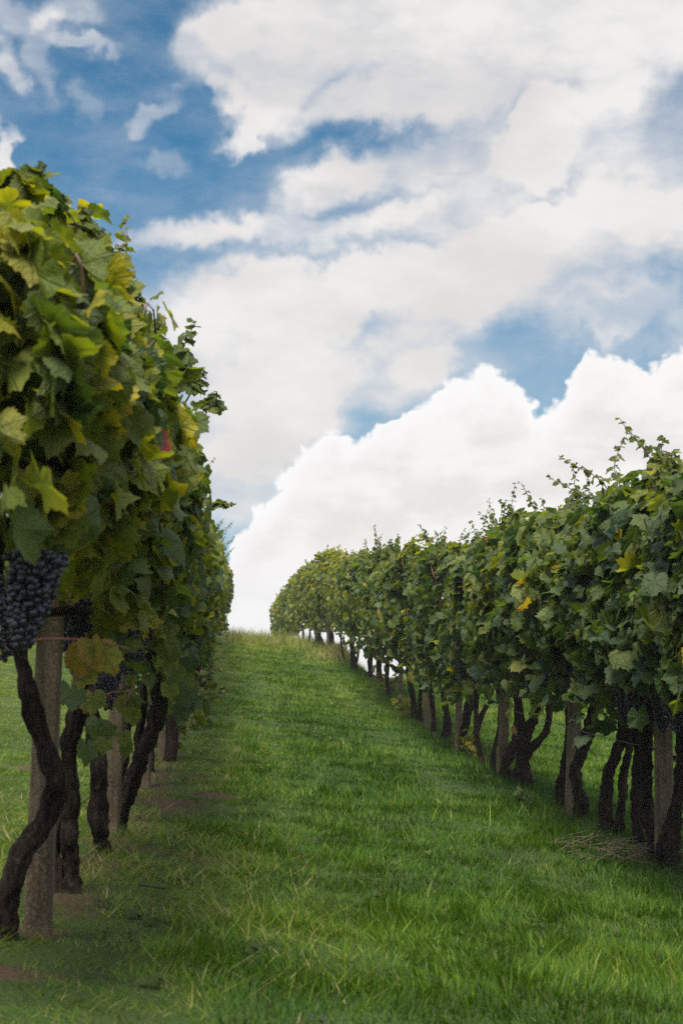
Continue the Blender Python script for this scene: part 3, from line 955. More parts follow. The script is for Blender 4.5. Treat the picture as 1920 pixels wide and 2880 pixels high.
R_TRUNKS = [
    dict(paths=[([(1612, 2040), (1606, 1950), (1612, 1850), (1600, 1740), (1604, 1640)], [36, 30, 28, 26, 26])], d=8.9,
         label="vine at the near end of the right row, mostly leaves reaching past the picture's edge"),
    dict(paths=[([(1534, 1996), (1532, 1955), (1536, 1925), (1552, 1860), (1560, 1790), (1566, 1720), (1560, 1640), (1556, 1560)], [48, 46, 44, 28, 26, 24, 24, 24])], d=9.5,
         label="right row vine with a thick reddish stump in front of the nearest right post"),
    dict(paths=[([(1510, 1945), (1496, 1894), (1487, 1839), (1483, 1766), (1481, 1693), (1482, 1602), (1486, 1540)], [26, 26, 26, 27, 29, 30, 28])], d=9.86,
         label="right row vine with a straight dark trunk leaning onto the nearest right post"),
    dict(paths=[([(1466, 1955), (1459, 1905), (1461, 1857), (1459, 1803), (1462, 1730), (1458, 1649), (1464, 1560)], [28, 26, 25, 24, 22, 22, 22])], d=10.25,
         label="right row vine with one slender rough trunk beside the straight leaning one"),
    dict(paths=[([(1394, 1896), (1388, 1839), (1392, 1803), (1397, 1759), (1412, 1715), (1430, 1668), (1444, 1600), (1450, 1540)], [30, 32, 30, 28, 26, 28, 24, 22]),
                ([(1416, 1868), (1423, 1814), (1427, 1773), (1432, 1730), (1441, 1686), (1448, 1620)], [20, 20, 20, 19, 18, 17])], d=11.1,
         label="right row vine with two parallel trunks leaning away from the lane between two posts"),
    dict(paths=[([(1328, 1872), (1334, 1828), (1326, 1803), (1321, 1759), (1332, 1730), (1346, 1686), (1361, 1628), (1372, 1560)], [30, 34, 27, 24, 25, 27, 25, 22])], d=12.05,
         label="right row vine whose knobbly trunk crosses in front of a concrete post and leans away"),
    dict(paths=[([(1290, 1860), (1286, 1821), (1292, 1784), (1299, 1730), (1304, 1675), (1303, 1620), (1300, 1550)], [20, 24, 18, 16, 15, 15, 14])], d=12.7,
         label="right row vine with a thin trunk tight against the far side of a concrete post"),
    dict(paths=[([(1201, 1818), (1199, 1766), (1203, 1730), (1213, 1686), (1230, 1642), (1234, 1600), (1238, 1540)], [36, 32, 26, 24, 22, 20, 18]),
                ([(1200, 1735), (1197, 1690), (1192, 1640), (1188, 1590)], [22, 20, 18, 16]),
                ([(1206, 1752), (1216, 1735), (1235, 1715), (1252, 1693), (1259, 1657), (1260, 1600)], [20, 19, 17, 15, 14, 12])], d=14.35,
         label="right row vine with a wide three armed fork low on its trunk"),
    dict(paths=[([(1162, 1796), (1160, 1766), (1171, 1737), (1186, 1700), (1190, 1650), (1186, 1590)], [24, 22, 22, 20, 18, 16])], d=15.2,
         label="right row vine with a short trunk bending round the foot of a concrete post"),
    dict(paths=[([(1130, 1762), (1133, 1711), (1146, 1668), (1150, 1600)], [12, 11, 11, 10])], d=16.1,
         label="right row vine with a thin crooked trunk over a patch of brown weeds"),
    dict(paths=[([(1111, 1746), (1102, 1715), (1095, 1675), (1092, 1610)], [14, 12, 12, 11])], d=16.7,
         label="right row vine with a thin trunk sloping down towards brown weeds"),
    dict(paths=[([(1073, 1740), (1064, 1715), (1069, 1668), (1082, 1602), (1088, 1560)], [24, 22, 21, 20, 16]),
                ([(1085, 1700), (1090, 1660), (1099, 1628), (1118, 1584)], [14, 14, 13, 12])], d=17.9,
         label="right row vine with a V shaped trunk above yellowish weeds"),
    dict(paths=[([(1022, 1722), (1026, 1675), (1022, 1639), (1011, 1577), (1006, 1540)], [18, 16, 15, 14, 13])], d=19.7,
         label="right row vine with a single slightly bowed trunk standing clear against green grass"),
    dict(paths=[([(996, 1692), (996, 1655), (992, 1617), (985, 1563), (984, 1530)], [13, 12, 12, 12, 11])], d=20.9,
         label="right row vine with a bowed trunk hugging a pinkish concrete post"),
    dict(paths=[([(956, 1660), (949, 1610), (938, 1545), (936, 1520)], [16, 14, 14, 12]), ([(967, 1652), (965, 1592), (970, 1550)], [10, 9, 9])], d=22.8,
         label="right row vine with a pair of uneven trunks at a bend in the row"),
    dict(paths=[([(898, 1590), (889, 1552), (890, 1508), (892, 1480)], [11, 10, 10, 9])], d=26.5,
         label="right row vine with an S curved trunk near a tuft of dry grass"),
    dict(paths=[([(881, 1592), (872, 1555), (872, 1519), (874, 1490)], [11, 11, 11, 10])], d=28.0,
         label="right row vine with a dark trunk leaning downhill near dry grass"),
    dict(paths=[([(850, 1572), (850, 1530), (850, 1508), (852, 1480)], [12, 12, 11, 10])], d=30.7,
         label="right row vine with a stubby trunk just before the gap of open sky"),
    dict(paths=[([(817, 1548), (810, 1510), (808, 1480), (810, 1450)], [14, 12, 12, 11]), ([(812, 1540), (822, 1500), (824, 1460)], [6, 5, 5])], d=34.3,
         label="right row vine with a thick trunk standing against open sky under the leaves"),
    dict(paths=[([(792, 1524), (785, 1490), (783, 1460), (790, 1430)], [5, 4, 4, 4]), ([(784, 1488), (774, 1470)], [3, 2])], d=37.6,
         label="right row vine with thin bare branches crossing the gap of open sky"),
    dict(paths=[([(763, 1512), (762, 1480), (760, 1440)], [11, 10, 9])], d=42.6,
         label="right row vine with a dark trunk beside the small post on the brown bank"),
    dict(paths=[([(738, 1498), (732, 1470), (728, 1440)], [17, 16, 15])], d=48.0,
         label="right row vine with a broad dark trunk left of the brown bank"),
]
POSTS_L = [(88, 2122, 103, 1400, 5.03, 64), (256, 1890, 268, 1500, 8.3, 38), (333, 1765, 338, 1500, 11.3, 26), (372, 1744, 376, 1500, 13.6, 20), (424, 1676, 426, 1480, 19.8, 15)]
POSTS_R = [(1524, 1985, 1532, 1480, 9.62, 42), (1312, 1862, 1327, 1480, 12.25, 33), (1152, 1790, 1168, 1480, 15.35, 25), (1051, 1728, 1059, 1470, 18.5, 16.5),
           (980, 1692, 984, 1450, 21.5, 14), (919, 1625, 922, 1430, 25.1, 11), (867, 1585, 869, 1410, 29.0, 9.5), (755, 1497, 753, 1360, 44.0, 10)]


def row_depth(px, side):
    return (-U_L if side < 0 else U_R) * F_PX / (abs(px - 540))


def to_world_path(path, d):
    """photo path at depth d, dropped so its foot stands on the ground"""
    p = np.array([P3(a, b, d) for a, b in path])
    g = float(ground_z(p[0, 0], p[0, 1]))
    p[:, 2] += g - p[0, 2]
    p[0, 2] -= .03
    return p


def generic_trunk(side, y, seed):
    r = np.random.default_rng(seed)
    u = (U_L if side < 0 else U_R) + r.normal(0, .05)
    x = float(rowx(u, y)); g = float(ground_z(x, y))
    p = [np.array([x, y, g - .03])]
    lx, ly = r.normal(0, .10), r.normal(0, .22)
    for k, h in enumerate((.22, .45, .7, .95, 1.15)):
        p.append(np.array([x + lx * h + r.normal(0, .035), y + ly * h + r.normal(0, .05), g + h]))
    return np.array(p), np.array([.050, .040, .036, .034, .030, .024]) * r.uniform(.85, 1.2)


ORD = ["first", "second", "third", "fourth", "fifth", "sixth", "seventh", "eighth", "ninth", "tenth"]


def build_vines():
    vines = []
    for t in L_TRUNKS:
        vines.append(dict(side=-1, y=t['d'] * .99, **t))
    y = 12.4
    while y < 54:
        vines.append(dict(side=-1, y=y, paths=None, d=y, label=None))
        y += 1.25 if y < 20 else 2.4
    for t in R_TRUNKS:
        vines.append(dict(side=1, y=t['d'] * .99, **t))
    for y in (5.2, 6.9):
        vines.append(dict(side=1, y=y, paths=None, d=y, label='vine carrying the right row on towards the viewer, before its nearest post'))
    for y in (51.5, 54.5, 57.5, 60.5, 64, 68):
        vines.append(dict(side=1, y=y, paths=None, d=y, label=None))
    for side in (-1, 1):
        vs = sorted([v for v in vines if v['side'] == side], key=lambda v: v['y'])
        ulat = U_L if side < 0 else U_R
        for i, v in enumerate(vs):
            ya = (vs[i - 1]['y'] + v['y']) / 2 if i else (3.55 if side < 0 else 4.5)
            yb = (vs[i + 1]['y'] + v['y']) / 2 if i < len(vs) - 1 else v['y'] + 1.5
            build_vine(side, ulat, v, ya, yb, i, 1000 * (side + 2) + i)


VINE_ROOTS = []


def build_vine(side, ulat, v, ya, yb, i, seed):
    r = np.random.default_rng(seed)
    yc = v['y']; d = v['d']
    lane = -side
    x0 = float(rowx(ulat + v.get('lat', 0), yc)); g0 = float(ground_z(x0, yc))
    rname = "left" if side < 0 else "right"
    label, group = v['label'], f"grapevines of the {rname} row"
    if label is None:
        if side < 0:
            label = "grapevine further up the left row, only its lane side leaves showing"
            group = "far grapevines of the left row"
        else:
            label = "small far grapevine ending the right row at the hill crest"
            group = "far grapevines of the right row at the crest"
    root = thing("grapevine", label, "grapevine", (x0, yc, g0), group)
    VINE_ROOTS.append((root, side, ya, yb))
    # ---- trunk with its arms trained along the wire
    mb = MB()
    tops = []
    if v['paths']:
        for k, (path, wd) in enumerate(v['paths']):
            p = to_world_path(path, d) if k == 0 or path[0][1] > v['paths'][0][0][0][1] - 45 else None
            if p is None:
                p = np.array([P3(a, b, d) for a, b in path])
                q = np.array([P3(a, b, d) for a, b in v['paths'][0][0]])
                p[:, 2] += float(ground_z(q[0, 0], q[0, 1])) - q[0, 2]
            p[1:, 1] += np.cumsum(r.normal(0, .018, len(p) - 1))
            rad = np.array(wd) / F_PX * d / 2 * .95
            rad[0] *= 1.25
            mb.tube(p, rad, 26 if d < 16 else 12, seed + k, .30, .09, step=.014 if d < 16 else .06)
            tops.append(p[-1])
    else:
        p, rad = generic_trunk(side, yc, seed)
        mb.tube(p, rad, 8, seed, .2, .06, step=.06)
        tops.append(p[-1])
    top = tops[0]
    for s, yy in ((-1, ya), (1, yb)):
        n = 5
        t = np.linspace(0, 1, n)
        ay = top[1] + (yy - top[1]) * t
        tx = rowx(ulat, ay); az = ground_z(tx, ay) + 1.13
        px_ = top[0] + (tx - top[0]) * np.minimum(t * 2, 1); pz = top[2] + (az - top[2]) * np.minimum(t * 2, 1)
        p = np.stack([px_, ay, pz], -1)
        p[1:] += r.normal(0, .022, (n - 1, 3))
        mb.tube(p, np.linspace(.024, .015, n), 8, seed + 9, .25, .06, step=.05)
    mb.build("trunk", M_BARK, root)
    # ---- foliage
    lod = 'near' if d < 13 else 'mid' if d < 30 else 'far'
    dens = 1180 if d < 13 else 900 if d < 22 else 760 if d < 30 else 560 if d < 40 else 400
    if side < 0 and d > 16:
        dens = 480
    if side < 0 and 5.5 < d < 14:
        dens = 1500
    ext = .16
    n = int(dens * (yb - ya + 2 * ext))
    if side < 0:
        tm = .50 if d < 5.5 else .42 if d < 9 else .37
    else:
        tm = .29 if d < 20 else .31 if d < 30 else .40 if d < 36 else .47
    size_k = 1.0 if d < 22 else 1.12 if d < 30 else 1.3 if d < 40 else 1.55
    if side < 0:
        size_k *= .98 if d < 5.5 else .70
    parts = [canopy_leaves(side, ulat, ya - ext, yb + ext, n, seed, tm, size_k)]
    # canes inside the curtain and shoots above it
    ns = int(r.integers(2, 5)) if d < 30 else 2 if d < 40 else 3
    for k in range(ns):
        yy = r.uniform(ya, yb)
        hw, bot, topz = (float(a) for a in canopy_shape(side, np.array(yy)))
        bx = float(rowx(ulat, yy)) + lane * r.uniform(-.5, .6) * hw
        bz = float(ground_z(bx, yy)) + topz - .22
        hh = r.uniform(.28, .46) if r.random() < .6 else r.uniform(.48, .70)
        if side < 0 and yy < 5.2:
            hh *= .75
        canes = MB()
        path = shoot_path((bx, yy, bz), hh, seed * 7 + k, (lane * r.uniform(-.2, .5), r.uniform(-.3, .3)))
        canes.tube(path, np.linspace(.0042, .0018, 5) * (1 if d < 30 else 1.6), 5, step=.04)
        pet, nor, tip, size, tone, a, b = shoot_leaves(path, int(10 + hh * 30), seed * 5 + k, .058 * (1 if d < 30 else 1.3), tm + .14)
        parts.append((pet, nor, tip, size, tone))
        if d < 22:
            for q in range(len(a)):
                canes.tube([a[q], b[q]], .0013, 4)
        canes.build("shoot", M_CANE, root)
    for k, (sd, ax, ay, bx_, by_, sdp, ls, tn) in enumerate(SHOOTS):
        if sd == side and ya <= sdp < yb:
            a, b = P3(ax, ay, sdp), P3(bx_, by_, sdp)
            path = np.array([a - (b - a) * .5, a, a * .6 + b * .4 + r.normal(0, .01, 3), b])
            canes = MB()
            canes.tube(path, np.array([.005, .004, .003, .0018]) * max(1, sdp / 20), 5, step=.03)
            for bush in range(2):
                pet, nor, tip, size, tone, q1, q2 = shoot_leaves(path[1:], 13, seed * 3 + k + bush * 77, ls, tn)
                parts.append((pet, nor, tip, size, tone))
                if sdp < 22:
                    for q in range(len(q1)):
                        canes.tube([q1[q], q2[q]], .0013, 4)
            canes.build("shoot", M_CANE, root)
    if d < 24:
        for k in range(int(3 * (yb - ya)) + 2):                     # upright canes and hanging laterals seen between the leaves
            yy = r.uniform(ya, yb); hw, bot, topz = (float(a) for a in canopy_shape(side, np.array(yy)))
            bx = float(rowx(ulat, yy)); gz = float(ground_z(bx, yy))
            o = lane * r.uniform(.35, 1.0) * hw
            p = [np.array([bx, yy, gz + 1.12]), np.array([bx + o * .55, yy + r.normal(0, .08), gz + 1.12 + (topz - 1.12) * .4]),
                 np.array([bx + o * .9, yy + r.normal(0, .12), gz + 1.12 + (topz - 1.12) * .75]), np.array([bx + o * .95, yy + r.normal(0, .16), gz + topz - (.36 if side < 0 else .16)])]
            canes = MB()
            canes.tube(p, [.0055, .005, .004, .003], 6, step=.05)
            canes.build("cane", M_CANE, root)
    P, N_, T, S, C = (np.concatenate([q[k] for q in parts]) for k in range(5))
    V, L, SZ, TT, UV = leaves_mesh(lod, P, N_, T, S, C, seed)
    np_mesh("foliage", V, L, SZ, M_LEAF, root, True, {'tone': (TT, 'FLOAT'), 'leaf_uv': (UV, 'FLOAT_VECTOR')})
    # ---- grapes hanging below the arms
    if d < 24:
        m = int((yb - ya) * (7.5 if d < 13 else 6)) + 1
        for k in range(m if not (side < 0 and d < 8) else 2):
            yy = r.uniform(ya, yb)
            uu = ulat + lane * r.uniform(-.02, .26)
            xx = float(rowx(uu, yy))
            add_cluster(root, (xx, yy, float(ground_z(xx, yy)) + r.uniform(.93, 1.10) + (.03 if side < 0 else 0)), seed * 31 + k, d < 13)
    v['root'] = root
    return root


build_vines()


def nearest_vine(side, y):
    for root, s, ya, yb in VINE_ROOTS:
        if s == side and ya <= y <= yb:
            return root
    return min((q for q in VINE_ROOTS if q[1] == side), key=lambda q: abs(q[0].location.y - y))[0]


# grapes seen plainly on the near left vines
for k, (px, py, d) in enumerate([(70, 1345, 4.7), (24, 1362, 4.4), (58, 1398, 4.5), (104, 1350, 4.9), (8, 1430, 4.35),
                                 (215, 1290, 5.7), (235, 1320, 5.8), (222, 1355, 5.7), (245, 1385, 5.9), (205, 1400, 5.6), (180, 1420, 5.5), (160, 1440, 5.4),
                                 (265, 1430, 6.0), (280, 1455, 6.2), (250, 1460, 6.0), (300, 1470, 6.4), (215, 1445, 5.6), (318, 1350, 6.7), (350, 1345, 7.2), (322, 1400, 6.8),
                                 (252, 1545, 6.1), (240, 1590, 6.0), (262, 1500, 6.2), (310, 1505, 6.8)]):
    p = P3(px, py - 36, d)
    add_cluster(nearest_vine(-1, p[1]), p, 900 + k, True, .86)


# ------------------------------------------------------------------ singled-out leaves and canes of the near vines
def extra_leaves(name, root, rows, label=None, seed=0):
    """rows: px, py, depth, size(m), tone, tip angle in the picture (0 = down), turn towards the lane"""
    pos, nor, tip, size, tone = [], [], [], [], []
    for (px, py, d, s, t, a, tw) in rows:
        pos.append(P3(px, py, d)); size.append(s); tone.append(t)
        tip.append([math.sin(R(a)), -.15, -math.cos(R(a))])
        nor.append([math.sin(R(tw)), -math.cos(R(tw)), .35])
    V, L, S, T, UV = leaves_mesh('near', *(np.array(q, float) for q in (pos, nor, tip, size, tone)), seed=seed)
    o = np_mesh(name, V, L, S, M_LEAF, root, True, {'tone': (T, 'FLOAT'), 'leaf_uv': (UV, 'FLOAT_VECTOR')})
    if label:
        o['label'] = label
    return o


def px_tube(name, mat, root, pts, d, w, label=None, sides=7):
    mb = MB()
    p = np.array([P3(a, b, d + (k * .0)) for k, (a, b) in enumerate(pts)])
    mb.tube(p, np.array(w) / F_PX * d / 2, sides, 3, .08, 0, step=.02)
    o = mb.build(name, mat, root)
    if label:
        o['label'] = label
    return o


v1, v2, v3, v4 = (q[0] for q in [q for q in VINE_ROOTS if q[1] < 0][:4])
px_tube("cane", M_REDCANE, v1, [(-20, 1476), (60, 1471), (130, 1467), (200, 1470), (260, 1480), (300, 1492)], 4.35, [8, 8, 7, 6, 5, 3], "reddish cane stretched level below the leaves")
px_tube("cane", M_REDCANE, v1, [(168, 1470), (182, 1492), (192, 1512)], 4.35, [5, 4, 4])
px_tube("cane", M_REDCANE, v1, [(198, 1470), (206, 1496), (215, 1515)], 4.35, [5, 4, 4])
px_tube("cane", M_REDCANE, v1, [(-10, 1205), (30, 1120), (75, 1065), (110, 1010), (150, 960), (175, 930)], 3.75, [11, 11, 10, 9, 8, 6], "reddish cane slanting up through the near leaves")
px_tube("cane", M_REDCANE, v2, [(232, 1600), (262, 1589), (300, 1588), (308, 1570), (312, 1553)], 5.9, [4, 4, 4, 4, 3])
px_tube("cane", M_REDCANE, v2, [(300, 1588), (292, 1608), (278, 1625), (262, 1605), (240, 1592)], 5.9, [4, 4, 4, 3, 3])
px_tube("cane", M_REDCANE, v3, [(326, 1362), (300, 1395), (280, 1420)], 6.6, [8, 7, 5])
extra_leaves("yellow_leaf", v1, [(186, 1508, 4.33, .066, .84, -18, 8)], "orange yellow leaf hanging from the level cane", 3)
extra_leaves("yellow_leaf", v1, [(212, 1490, 4.31, .058, .80, 10, -10)], "orange leaf with a brown blotch hanging from the level cane", 11)
extra_leaves("yellow_leaf", v1, [(240, 1500, 4.34, .060, .74, 35, 20)], "yellow leaf at the end of the level cane", 5)
extra_leaves("yellow_leaf", v1, [(196, 1545, 4.36, .050, .70, -5, 0)], None, 6)
extra_leaves("hanging_leaves", v2, [(165, 1590, 5.6, 0.067, .10, 10, 20), (215, 1605, 5.7, 0.054, .58, 5, -10), (205, 1612, 5.72, 0.045, .9, -20, 10), (285, 1615, 5.9, 0.042, .62, -20, 0), (310, 1608, 5.9, 0.035, .40, 30, 10),
                                   (305, 1640, 5.95, 0.048, .60, 15, 0), (225, 1662, 5.8, 0.051, .34, -10, 30), (245, 1672, 5.8, 0.048, .40, 60, 10), (285, 1690, 5.9, 0.038, .55, 10, 5), (290, 1712, 5.95, 0.038, .42, 0, 0),
                                   (235, 1700, 5.9, .05, .5, 0, 0), (200, 1720, 5.9, .06, .25, 0, 20)], "yellow and green leaves dangling low in front of the trunks", 8)
extra_leaves("dry_leaf", v3, [(268, 1262, 5.6, .10, .95, 4, 35)], "large withered brown leaf hanging folded", 17)
extra_leaves("dry_leaf", v2, [(205, 655, 5.2, .115, .95, 35, 30)], "large withered brown leaf near the top of the row", 19)
extra_leaves("yellow_leaf", v3, [(235, 730, 5.9, .085, .84, 10, 30)], "orange brown leaf high in the row", 21)
extra_leaves("hanging_leaves", v4, [(385, 1520, 8.2, 0.072, .60, 0, 10), (400, 1545, 8.2, 0.072, .50, -10, 20), (390, 1580, 8.3, 0.065, .58, 10, 10), (415, 1575, 8.4, 0.065, .28, 10, 30), (440, 1500, 8.6, 0.086, .14, 0, 40),
                                   (425, 1600, 8.5, 0.065, .20, 20, 10), (415, 1630, 8.5, 0.061, .10, -10, 15), (430, 1560, 8.7, 0.061, .52, 30, 20)], None, 23)
# old grey wood showing between the leaves of the near left vines
px_tube("old_arm", M_OLD, v2, [(160, 640), (172, 690), (180, 730), (172, 780), (176, 810)], 5.3, [16, 18, 24, 18, 14], "bare grey old wood between leaves")
px_tube("old_arm", M_OLD, v3, [(232, 860), (262, 890), (285, 925), (296, 955)], 6.1, [10, 14, 14, 9])
# plain details of the right row
rv = [q for q in VINE_ROOTS if q[1] > 0]
px_tube("bare_cane", M_PALECANE, rv[4][0], [(1369, 1580), (1385, 1587), (1402, 1588), (1420, 1582)], 10.5, [4, 5, 5, 3], "pale leafless cane sticking out under the leaves")
extra_leaves("red_leaf", rv[2][0], [(1518, 1070, 9.35, .06, 1.0, 60, -20)], "bright red leaf near the top of the row", 29)
extra_leaves("orange_leaf", rv[8][0], [(1192, 1592, 14.7, .075, .87, 60, -20)], "orange leaf under the canopy edge", 31)
extra_leaves("orange_leaf", rv[9][0], [(1184, 1676, 15.1, .06, .88, 0, -10)], "small orange leaf beside the post", 33)
extra_leaves("large_leaf", rv[2][0], [(1585 - 20, 1330, 8.75, .135, .10, 8, -35)], "very large veined dark green leaf", 35)
extra_leaves("large_leaf", rv[2][0], [(1535, 1420, 9.0, .12, .14, -20, -30)], "broad crinkled green leaf", 37)
extra_leaves("large_leaf", rv[3][0], [(1478, 1165, 9.4, .12, .16, 5, -15)], "broad grey green leaf near the top of the row", 39)


# ------------------------------------------------------------------ concrete posts
def make_post(px0, py0, px1, py1, d, wpx, label, group):
    a = P3(px0, py0, d); g = float(ground_z(a[0], a[1])); off = g - a[2]
    b = P3(px1, py1, d); b[2] += off
    root = np.array([a[0], a[1], g])
    w = wpx / F_PX * d * .92
    ax = b - a; ax[1] = random.uniform(-.02, .02); h = 1.78; ax = ax / ax[2]
    mb = MB()
    c = .18
    prof = np.array([(-.5, -.5 + c * .5), (-.5 + c * .5, -.5), (.5 - c * .5, -.5), (.5, -.5 + c * .5), (.5, .5 - c * .5), (.5 - c * .5, .5), (-.5 + c * .5, .5), (-.5, .5 - c * .5)])
    ys = np.concatenate([[-.25], np.linspace(0, h, 40), [h + .012]])
    V = []
    for k, z in enumerate(ys):
        s = w * (1 - .10 * max(z, 0) / h) * (.8 if k == len(ys) - 1 else 1)
        wob = (vnoise(np.arange(8) * 1.7, z * 9 + px0, 4) - .5) * .05
        for j, q in enumerate(prof):
            V.append([ax[0] * z + q[0] * s * (1 + wob[j]), ax[1] * z + q[1] * s * (1 + wob[j]), z])
    V = np.array(V) + root
    i = np.arange(len(ys) - 1)[:, None] * 8; j = np.arange(8)[None]; k = (j + 1) % 8
    q = np.stack([i + j, i + k, i + 8 + k, i + 8 + j], -1).reshape(-1, 4)
    mb.add(V, np.concatenate([q.ravel(), (len(ys) - 1) * 8 + np.arange(8)]), np.concatenate([np.full(len(q), 4), [8]]))
    o = mb.build("concrete_post", M_CONC, None, False)
    o.data.transform(Matrix.Translation(-Vector(root)))
    o.location = root
    tag(o, label, "post", group)
    return o, ax, root, h


LAB_L = ["pitted concrete post at the near end of the left row, crossed by a bent trunk", "concrete post behind the knobbed trunk in the left row",
         "concrete post behind the leaning forked trunk in the left row", "narrow concrete post right of the forked trunk in the left row", "small concrete post of the left row beside low leafy suckers"]
LAB_R = ["nearest concrete post of the right row, behind a thick reddish stump", "leaning concrete post of the right row with a trunk on each side",
         "concrete post of the right row with a short trunk bending round its foot", "thin concrete post behind the V shaped trunk of the right row",
         "pinkish concrete post of the right row with a bowed trunk alongside", "slim concrete post half hidden by leaves near the bend of the right row",
         "slim far concrete post close to dry grass in the right row", "grey concrete post on the brown bank against open sky"]
post_info = {-1: [], 1: []}
for q, lab in zip(POSTS_L, LAB_L):
    post_info[-1].append(make_post(*q, lab, "concrete posts of the left row"))
for q, lab in zip(POSTS_R, LAB_R):
    post_info[1].append(make_post(*q, lab, "concrete posts of the right row"))

# weathered wooden arm lashed across the nearest post, carrying the old wood
px_tube("old_arm", M_BARK, v1, [(70, 1412), (110, 1408), (160, 1402), (215, 1404)], 4.96, [24, 22, 22, 16], "thick level arm of old wood across the post")

# ------------------------------------------------------------------ trellis wires
for side, ulat, y0, y1, nm in ((-1, U_L, 5.0, 50, "left"), (1, U_R, 9.5, 60, "right")):
    for hgt, wh in ((.62, "low trellis wire strung from post to post under the leaves of the"), (1.14, "trellis wire at grape height through the trunks of the")):
        if side < 0 and hgt < 1:
            continue
        y = np.arange(y0, y1, .7)
        x = rowx(ulat - side * .055, y)
        z = ground_z(x, y) * 0 + np.convolve(np.pad(ground_z(x, y), 3, mode='edge'), np.ones(7) / 7, 'valid') + hgt
        mb = MB(); mb.tube(np.stack([x, y, z], -1), .0022, 5)
        tag(mb.build("trellis_wire", M_WIRE), f"{wh} {nm} row", "wire", "trellis wires")

# ------------------------------------------------------------------ weeds and suckers at the feet of the rows
def make_weed(px, py, k, h, rad, n, tone, label, size=.05, name="weed"):
    g = project_ground(px, py)
    r = np.random.default_rng(int(px * 7 + py))
    root = thing(name, label, "weed", g, "leafy weeds at the feet of the rows")
    st = MB(); P, N_, T, S, C = [], [], [], [], []
    for s in range(k):
        a = r.uniform(0, 6.28); q = rad * math.sqrt(r.random())
        e = g + np.array([math.cos(a) * q, math.sin(a) * q, h * r.uniform(.5, 1)])
        b = g + np.array([math.cos(a) * q * .3, math.sin(a) * q * .3, -.01])
        p = np.array([b, (b + e) / 2 + np.array([0, 0, .15 * h]), e])
        st.tube(p, [.003, .0025, .0015], 5, step=.04)
        m = max(3, n // k)
        for j in range(m):
            t = r.uniform(.2, 1); c = b + (e - b) * t + np.array([0, 0, .12 * h * math.sin(t * 3.1)])
            aa = r.uniform(0, 6.28); o = np.array([math.cos(aa), math.sin(aa), r.uniform(-.2, .4)])
            P.append(c + o * size * .5); N_.append(nrm(o * .5 + np.array([0, -.2, .9]) + r.normal(0, .3, 3))); T.append(o + np.array([0, 0, -.3]))
            S.append(size * r.uniform(.6, 1.3)); C.append(np.clip(tone + r.normal(0, .08), 0, 1))
    V, L, SZ, TT, UV = leaves_mesh('mid', *(np.array(q, float) for q in (P, N_, T, S, C)), seed=int(px))
    np_mesh("foliage", V, L, SZ, M_LEAF, root, True, {'tone': (TT, 'FLOAT'), 'leaf_uv': (UV, 'FLOAT_VECTOR')})
    st.build("stem", M_CANE, root)
    return root


make_weed(398, 1742, 9, .42, .20, 60, .50, "yellow green leafy sucker at the foot of the left row right of the forked trunk", .055)
make_weed(440, 1672, 12, .55, .30, 110, .38, "tall bushy weed beside the small post of the left row", .055)
make_weed(470, 1640, 12, .45, .40, 110, .50, "low spreading yellowish weed reaching from the left row into the lane", .045)
make_weed(462, 1600, 10, .6, .35, 100, .46, "pale green bushy weed further up the left row", .055)
make_weed(1075, 1738, 7, .30, .16, 34, .62, "yellowish weed under the V shaped trunk of the right row", .05)
make_weed(1112, 1762, 8, .24, .20, 30, .66, "withered brown weed between thin trunks of the right row", .04)
make_weed(940, 1652, 10, .35, .30, 60, .64, "brownish dry weed at the foot of the right row near its bend", .05)
make_weed(902, 1600, 10, .40, .35, 60, .58, "dull yellow weed in front of the thin far trunks of the right row", .055)
make_weed(1541, 1900, 7, .55, .10, 44, .24, "dark green weed climbing the reddish stump by the nearest right post", .055)
make_weed(1215, 2045 - 190, 4, .16, .12, 14, .3, "small green weed at the foot of the three armed trunk", .03)


# ------------------------------------------------------------------ small things on the ground
def stick():
    a = project_ground(318, 2056); b = project_ground(380, 2065)
    a[2] += .035; b[2] += .035
    mb = MB()
    mb.tube([a, a * .66 + b * .34, a * .3 + b * .7, b], [.0052, .0045, .0045, .004], 8, 5, .08, step=.01)
    o = mb.build("stick", M_PIPE)
    tag(o, "short straight black stick lying on the mown strip near the left row", "stick")


def twig_heap():
    c = project_ground(1440, 1968)
    r = np.random.default_rng(5)
    mb = MB()
    for k in range(130):
        a = r.uniform(0, 6.28); p = c + np.array([r.normal(0, .17), r.normal(0, .30), 0])
        p[2] = ground_z(p[0], p[1]) + r.uniform(.005, .06)
        dv = np.array([math.cos(a), math.sin(a), r.normal(0, .25)]) * r.uniform(.05, .16)
        mb.tube([p - dv, p + np.array([0, 0, r.uniform(0, .02)]), p + dv], r.uniform(.0012, .0028), 4, cap=False)
    o = mb.build("twig_heap", M_STRAW)
    tag(o, "loose heap of dry twigs on the grass before the nearest right post", "twig heap")


def bank():
    g = np.array([float(rowx(2.42, 40.5)), 40.5, 0]); g[2] = float(ground_z(g[0], g[1]))
    r = np.random.default_rng(8); n = 2600
    x = g[0] + r.normal(0, .30, n); y = g[1] + r.normal(0, 1.5, n)
    V, L, S, T = blades(x, y, r.uniform(.08, .24, n), r.uniform(.006, .014, n), r.uniform(.1, .7, n), r.uniform(0, 6.28, n), r.uniform(.2, .8, n), r.uniform(.8, 1, n), 2)
    mb = MB(); mb.add(V, L, S, T)
    tag(mb.build("dry_tussock", M_GRASS), "brown dry tussock covering the bank under the far right trunks", None, None, 'stuff')


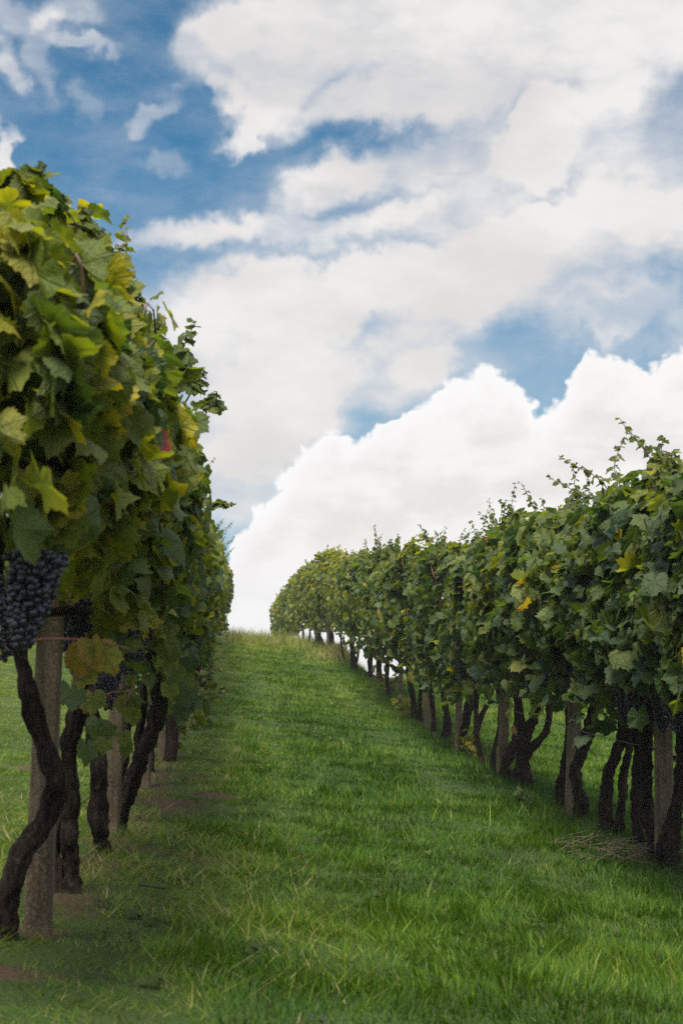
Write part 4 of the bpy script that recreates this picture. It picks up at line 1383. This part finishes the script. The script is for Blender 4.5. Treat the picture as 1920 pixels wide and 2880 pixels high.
def lane_weeds():
    """low broad leaved weeds and clover growing through the turf"""
    x, y, u = sample_field(4.0, 30, lambda y: np.minimum(5, 5 * (9 / np.maximum(y, 9))), -1.5, 2.6)
    P, N_, T, S, C = [], [], [], [], []
    r = np.random.default_rng(77)
    for a, b in zip(x, y):
        if fbm(np.array(a * 1.3), np.array(b * 1.0), 99) < .46:
            continue
        g = np.array([a, b, float(ground_z(a, b))])
        k = r.integers(4, 9); s0 = r.uniform(.012, .022)
        for j in range(k):
            aa = 2.4 * j + r.uniform(0, .5); o = np.array([math.cos(aa), math.sin(aa), 0])
            P.append(g + o * s0 * .9 + np.array([0, 0, r.uniform(.01, .035)])); N_.append([o[0] * .4, o[1] * .4 - .15, 1]); T.append(o + np.array([0, 0, -.15]))
            S.append(s0 * r.uniform(.7, 1.2)); C.append(np.clip(r.normal(.30, .12), .05, .62))
    V, L, SZ, TT, UV = leaves_mesh('far', *(np.array(q, float) for q in (P, N_, T, S, C)), seed=3)
    o = np_mesh("undergrowth", V, L, SZ, M_LEAF, None, True, {'tone': (TT, 'FLOAT'), 'leaf_uv': (UV, 'FLOAT_VECTOR')})
    tag(o, "low broad leaved weeds dotted through the lane turf", None, None, 'stuff')


def clippings():
    """cut grass lying on the mown strip, in small drifts"""
    n = 15000
    y = 3.6 + rng.gamma(1.6, 3.6, n); u = rng.normal(-.55, .55, n)
    x = rowx(u, y)
    dr = fbm(x * 3, y * 2, 55, 2)
    k = (rng.random(n) < np.clip((dr - .40) / .15, 0, 1)) & (y < 24) & (u < .35)
    x, y = x[k], y[k]; n = len(x)
    V, L, S, T = blades(x, y, rng.uniform(.04, .11, n), rng.uniform(.0022, .0045, n) * np.maximum(1, y / 9), rng.uniform(1.0, 1.5, n), rng.uniform(0, 6.28, n),
                        rng.uniform(.0, .2, n), np.clip(rng.normal(.66, .18, n), .2, 1), 2)
    V[:, 2] += .014
    mb = MB(); mb.add(V, L, S, T)
    tag(mb.build("grass_clippings", M_GRASS), "pale cut grass lying in drifts on the mown strip under the left row", None, None, 'stuff')


stick(); twig_heap(); bank()
lane_weeds(); clippings()


# ------------------------------------------------------------------ the air over the hill
def haze():
    m = bpy.data.materials.new("thin_haze"); m.use_nodes = True
    N = NT(m.node_tree)
    v = N.n('ShaderNodeVolumePrincipled', ins={'Color': (0.93, 0.95, 0.97, 1), 'Density': 0.0006, 'Anisotropy': 0.2})
    o = N.n('ShaderNodeOutputMaterial')
    N.t.links.new(v.outputs[0], o.inputs['Volume'])
    mb = MB()
    x0, x1, y0, y1, z0, z1 = -40, 40, -12, 110, -9, 7.2
    V = [(x0, y0, z0), (x1, y0, z0), (x1, y1, z0), (x0, y1, z0), (x0, y0, z1), (x1, y0, z1), (x1, y1, z1), (x0, y1, z1)]
    f = [0, 3, 2, 1, 4, 5, 6, 7, 0, 1, 5, 4, 1, 2, 6, 5, 2, 3, 7, 6, 3, 0, 4, 7]
    mb.add(V, f, [4] * 6)
    tag(mb.build("haze", m, None, False), "thin pale haze over the hillside", None, None, 'stuff')


haze()
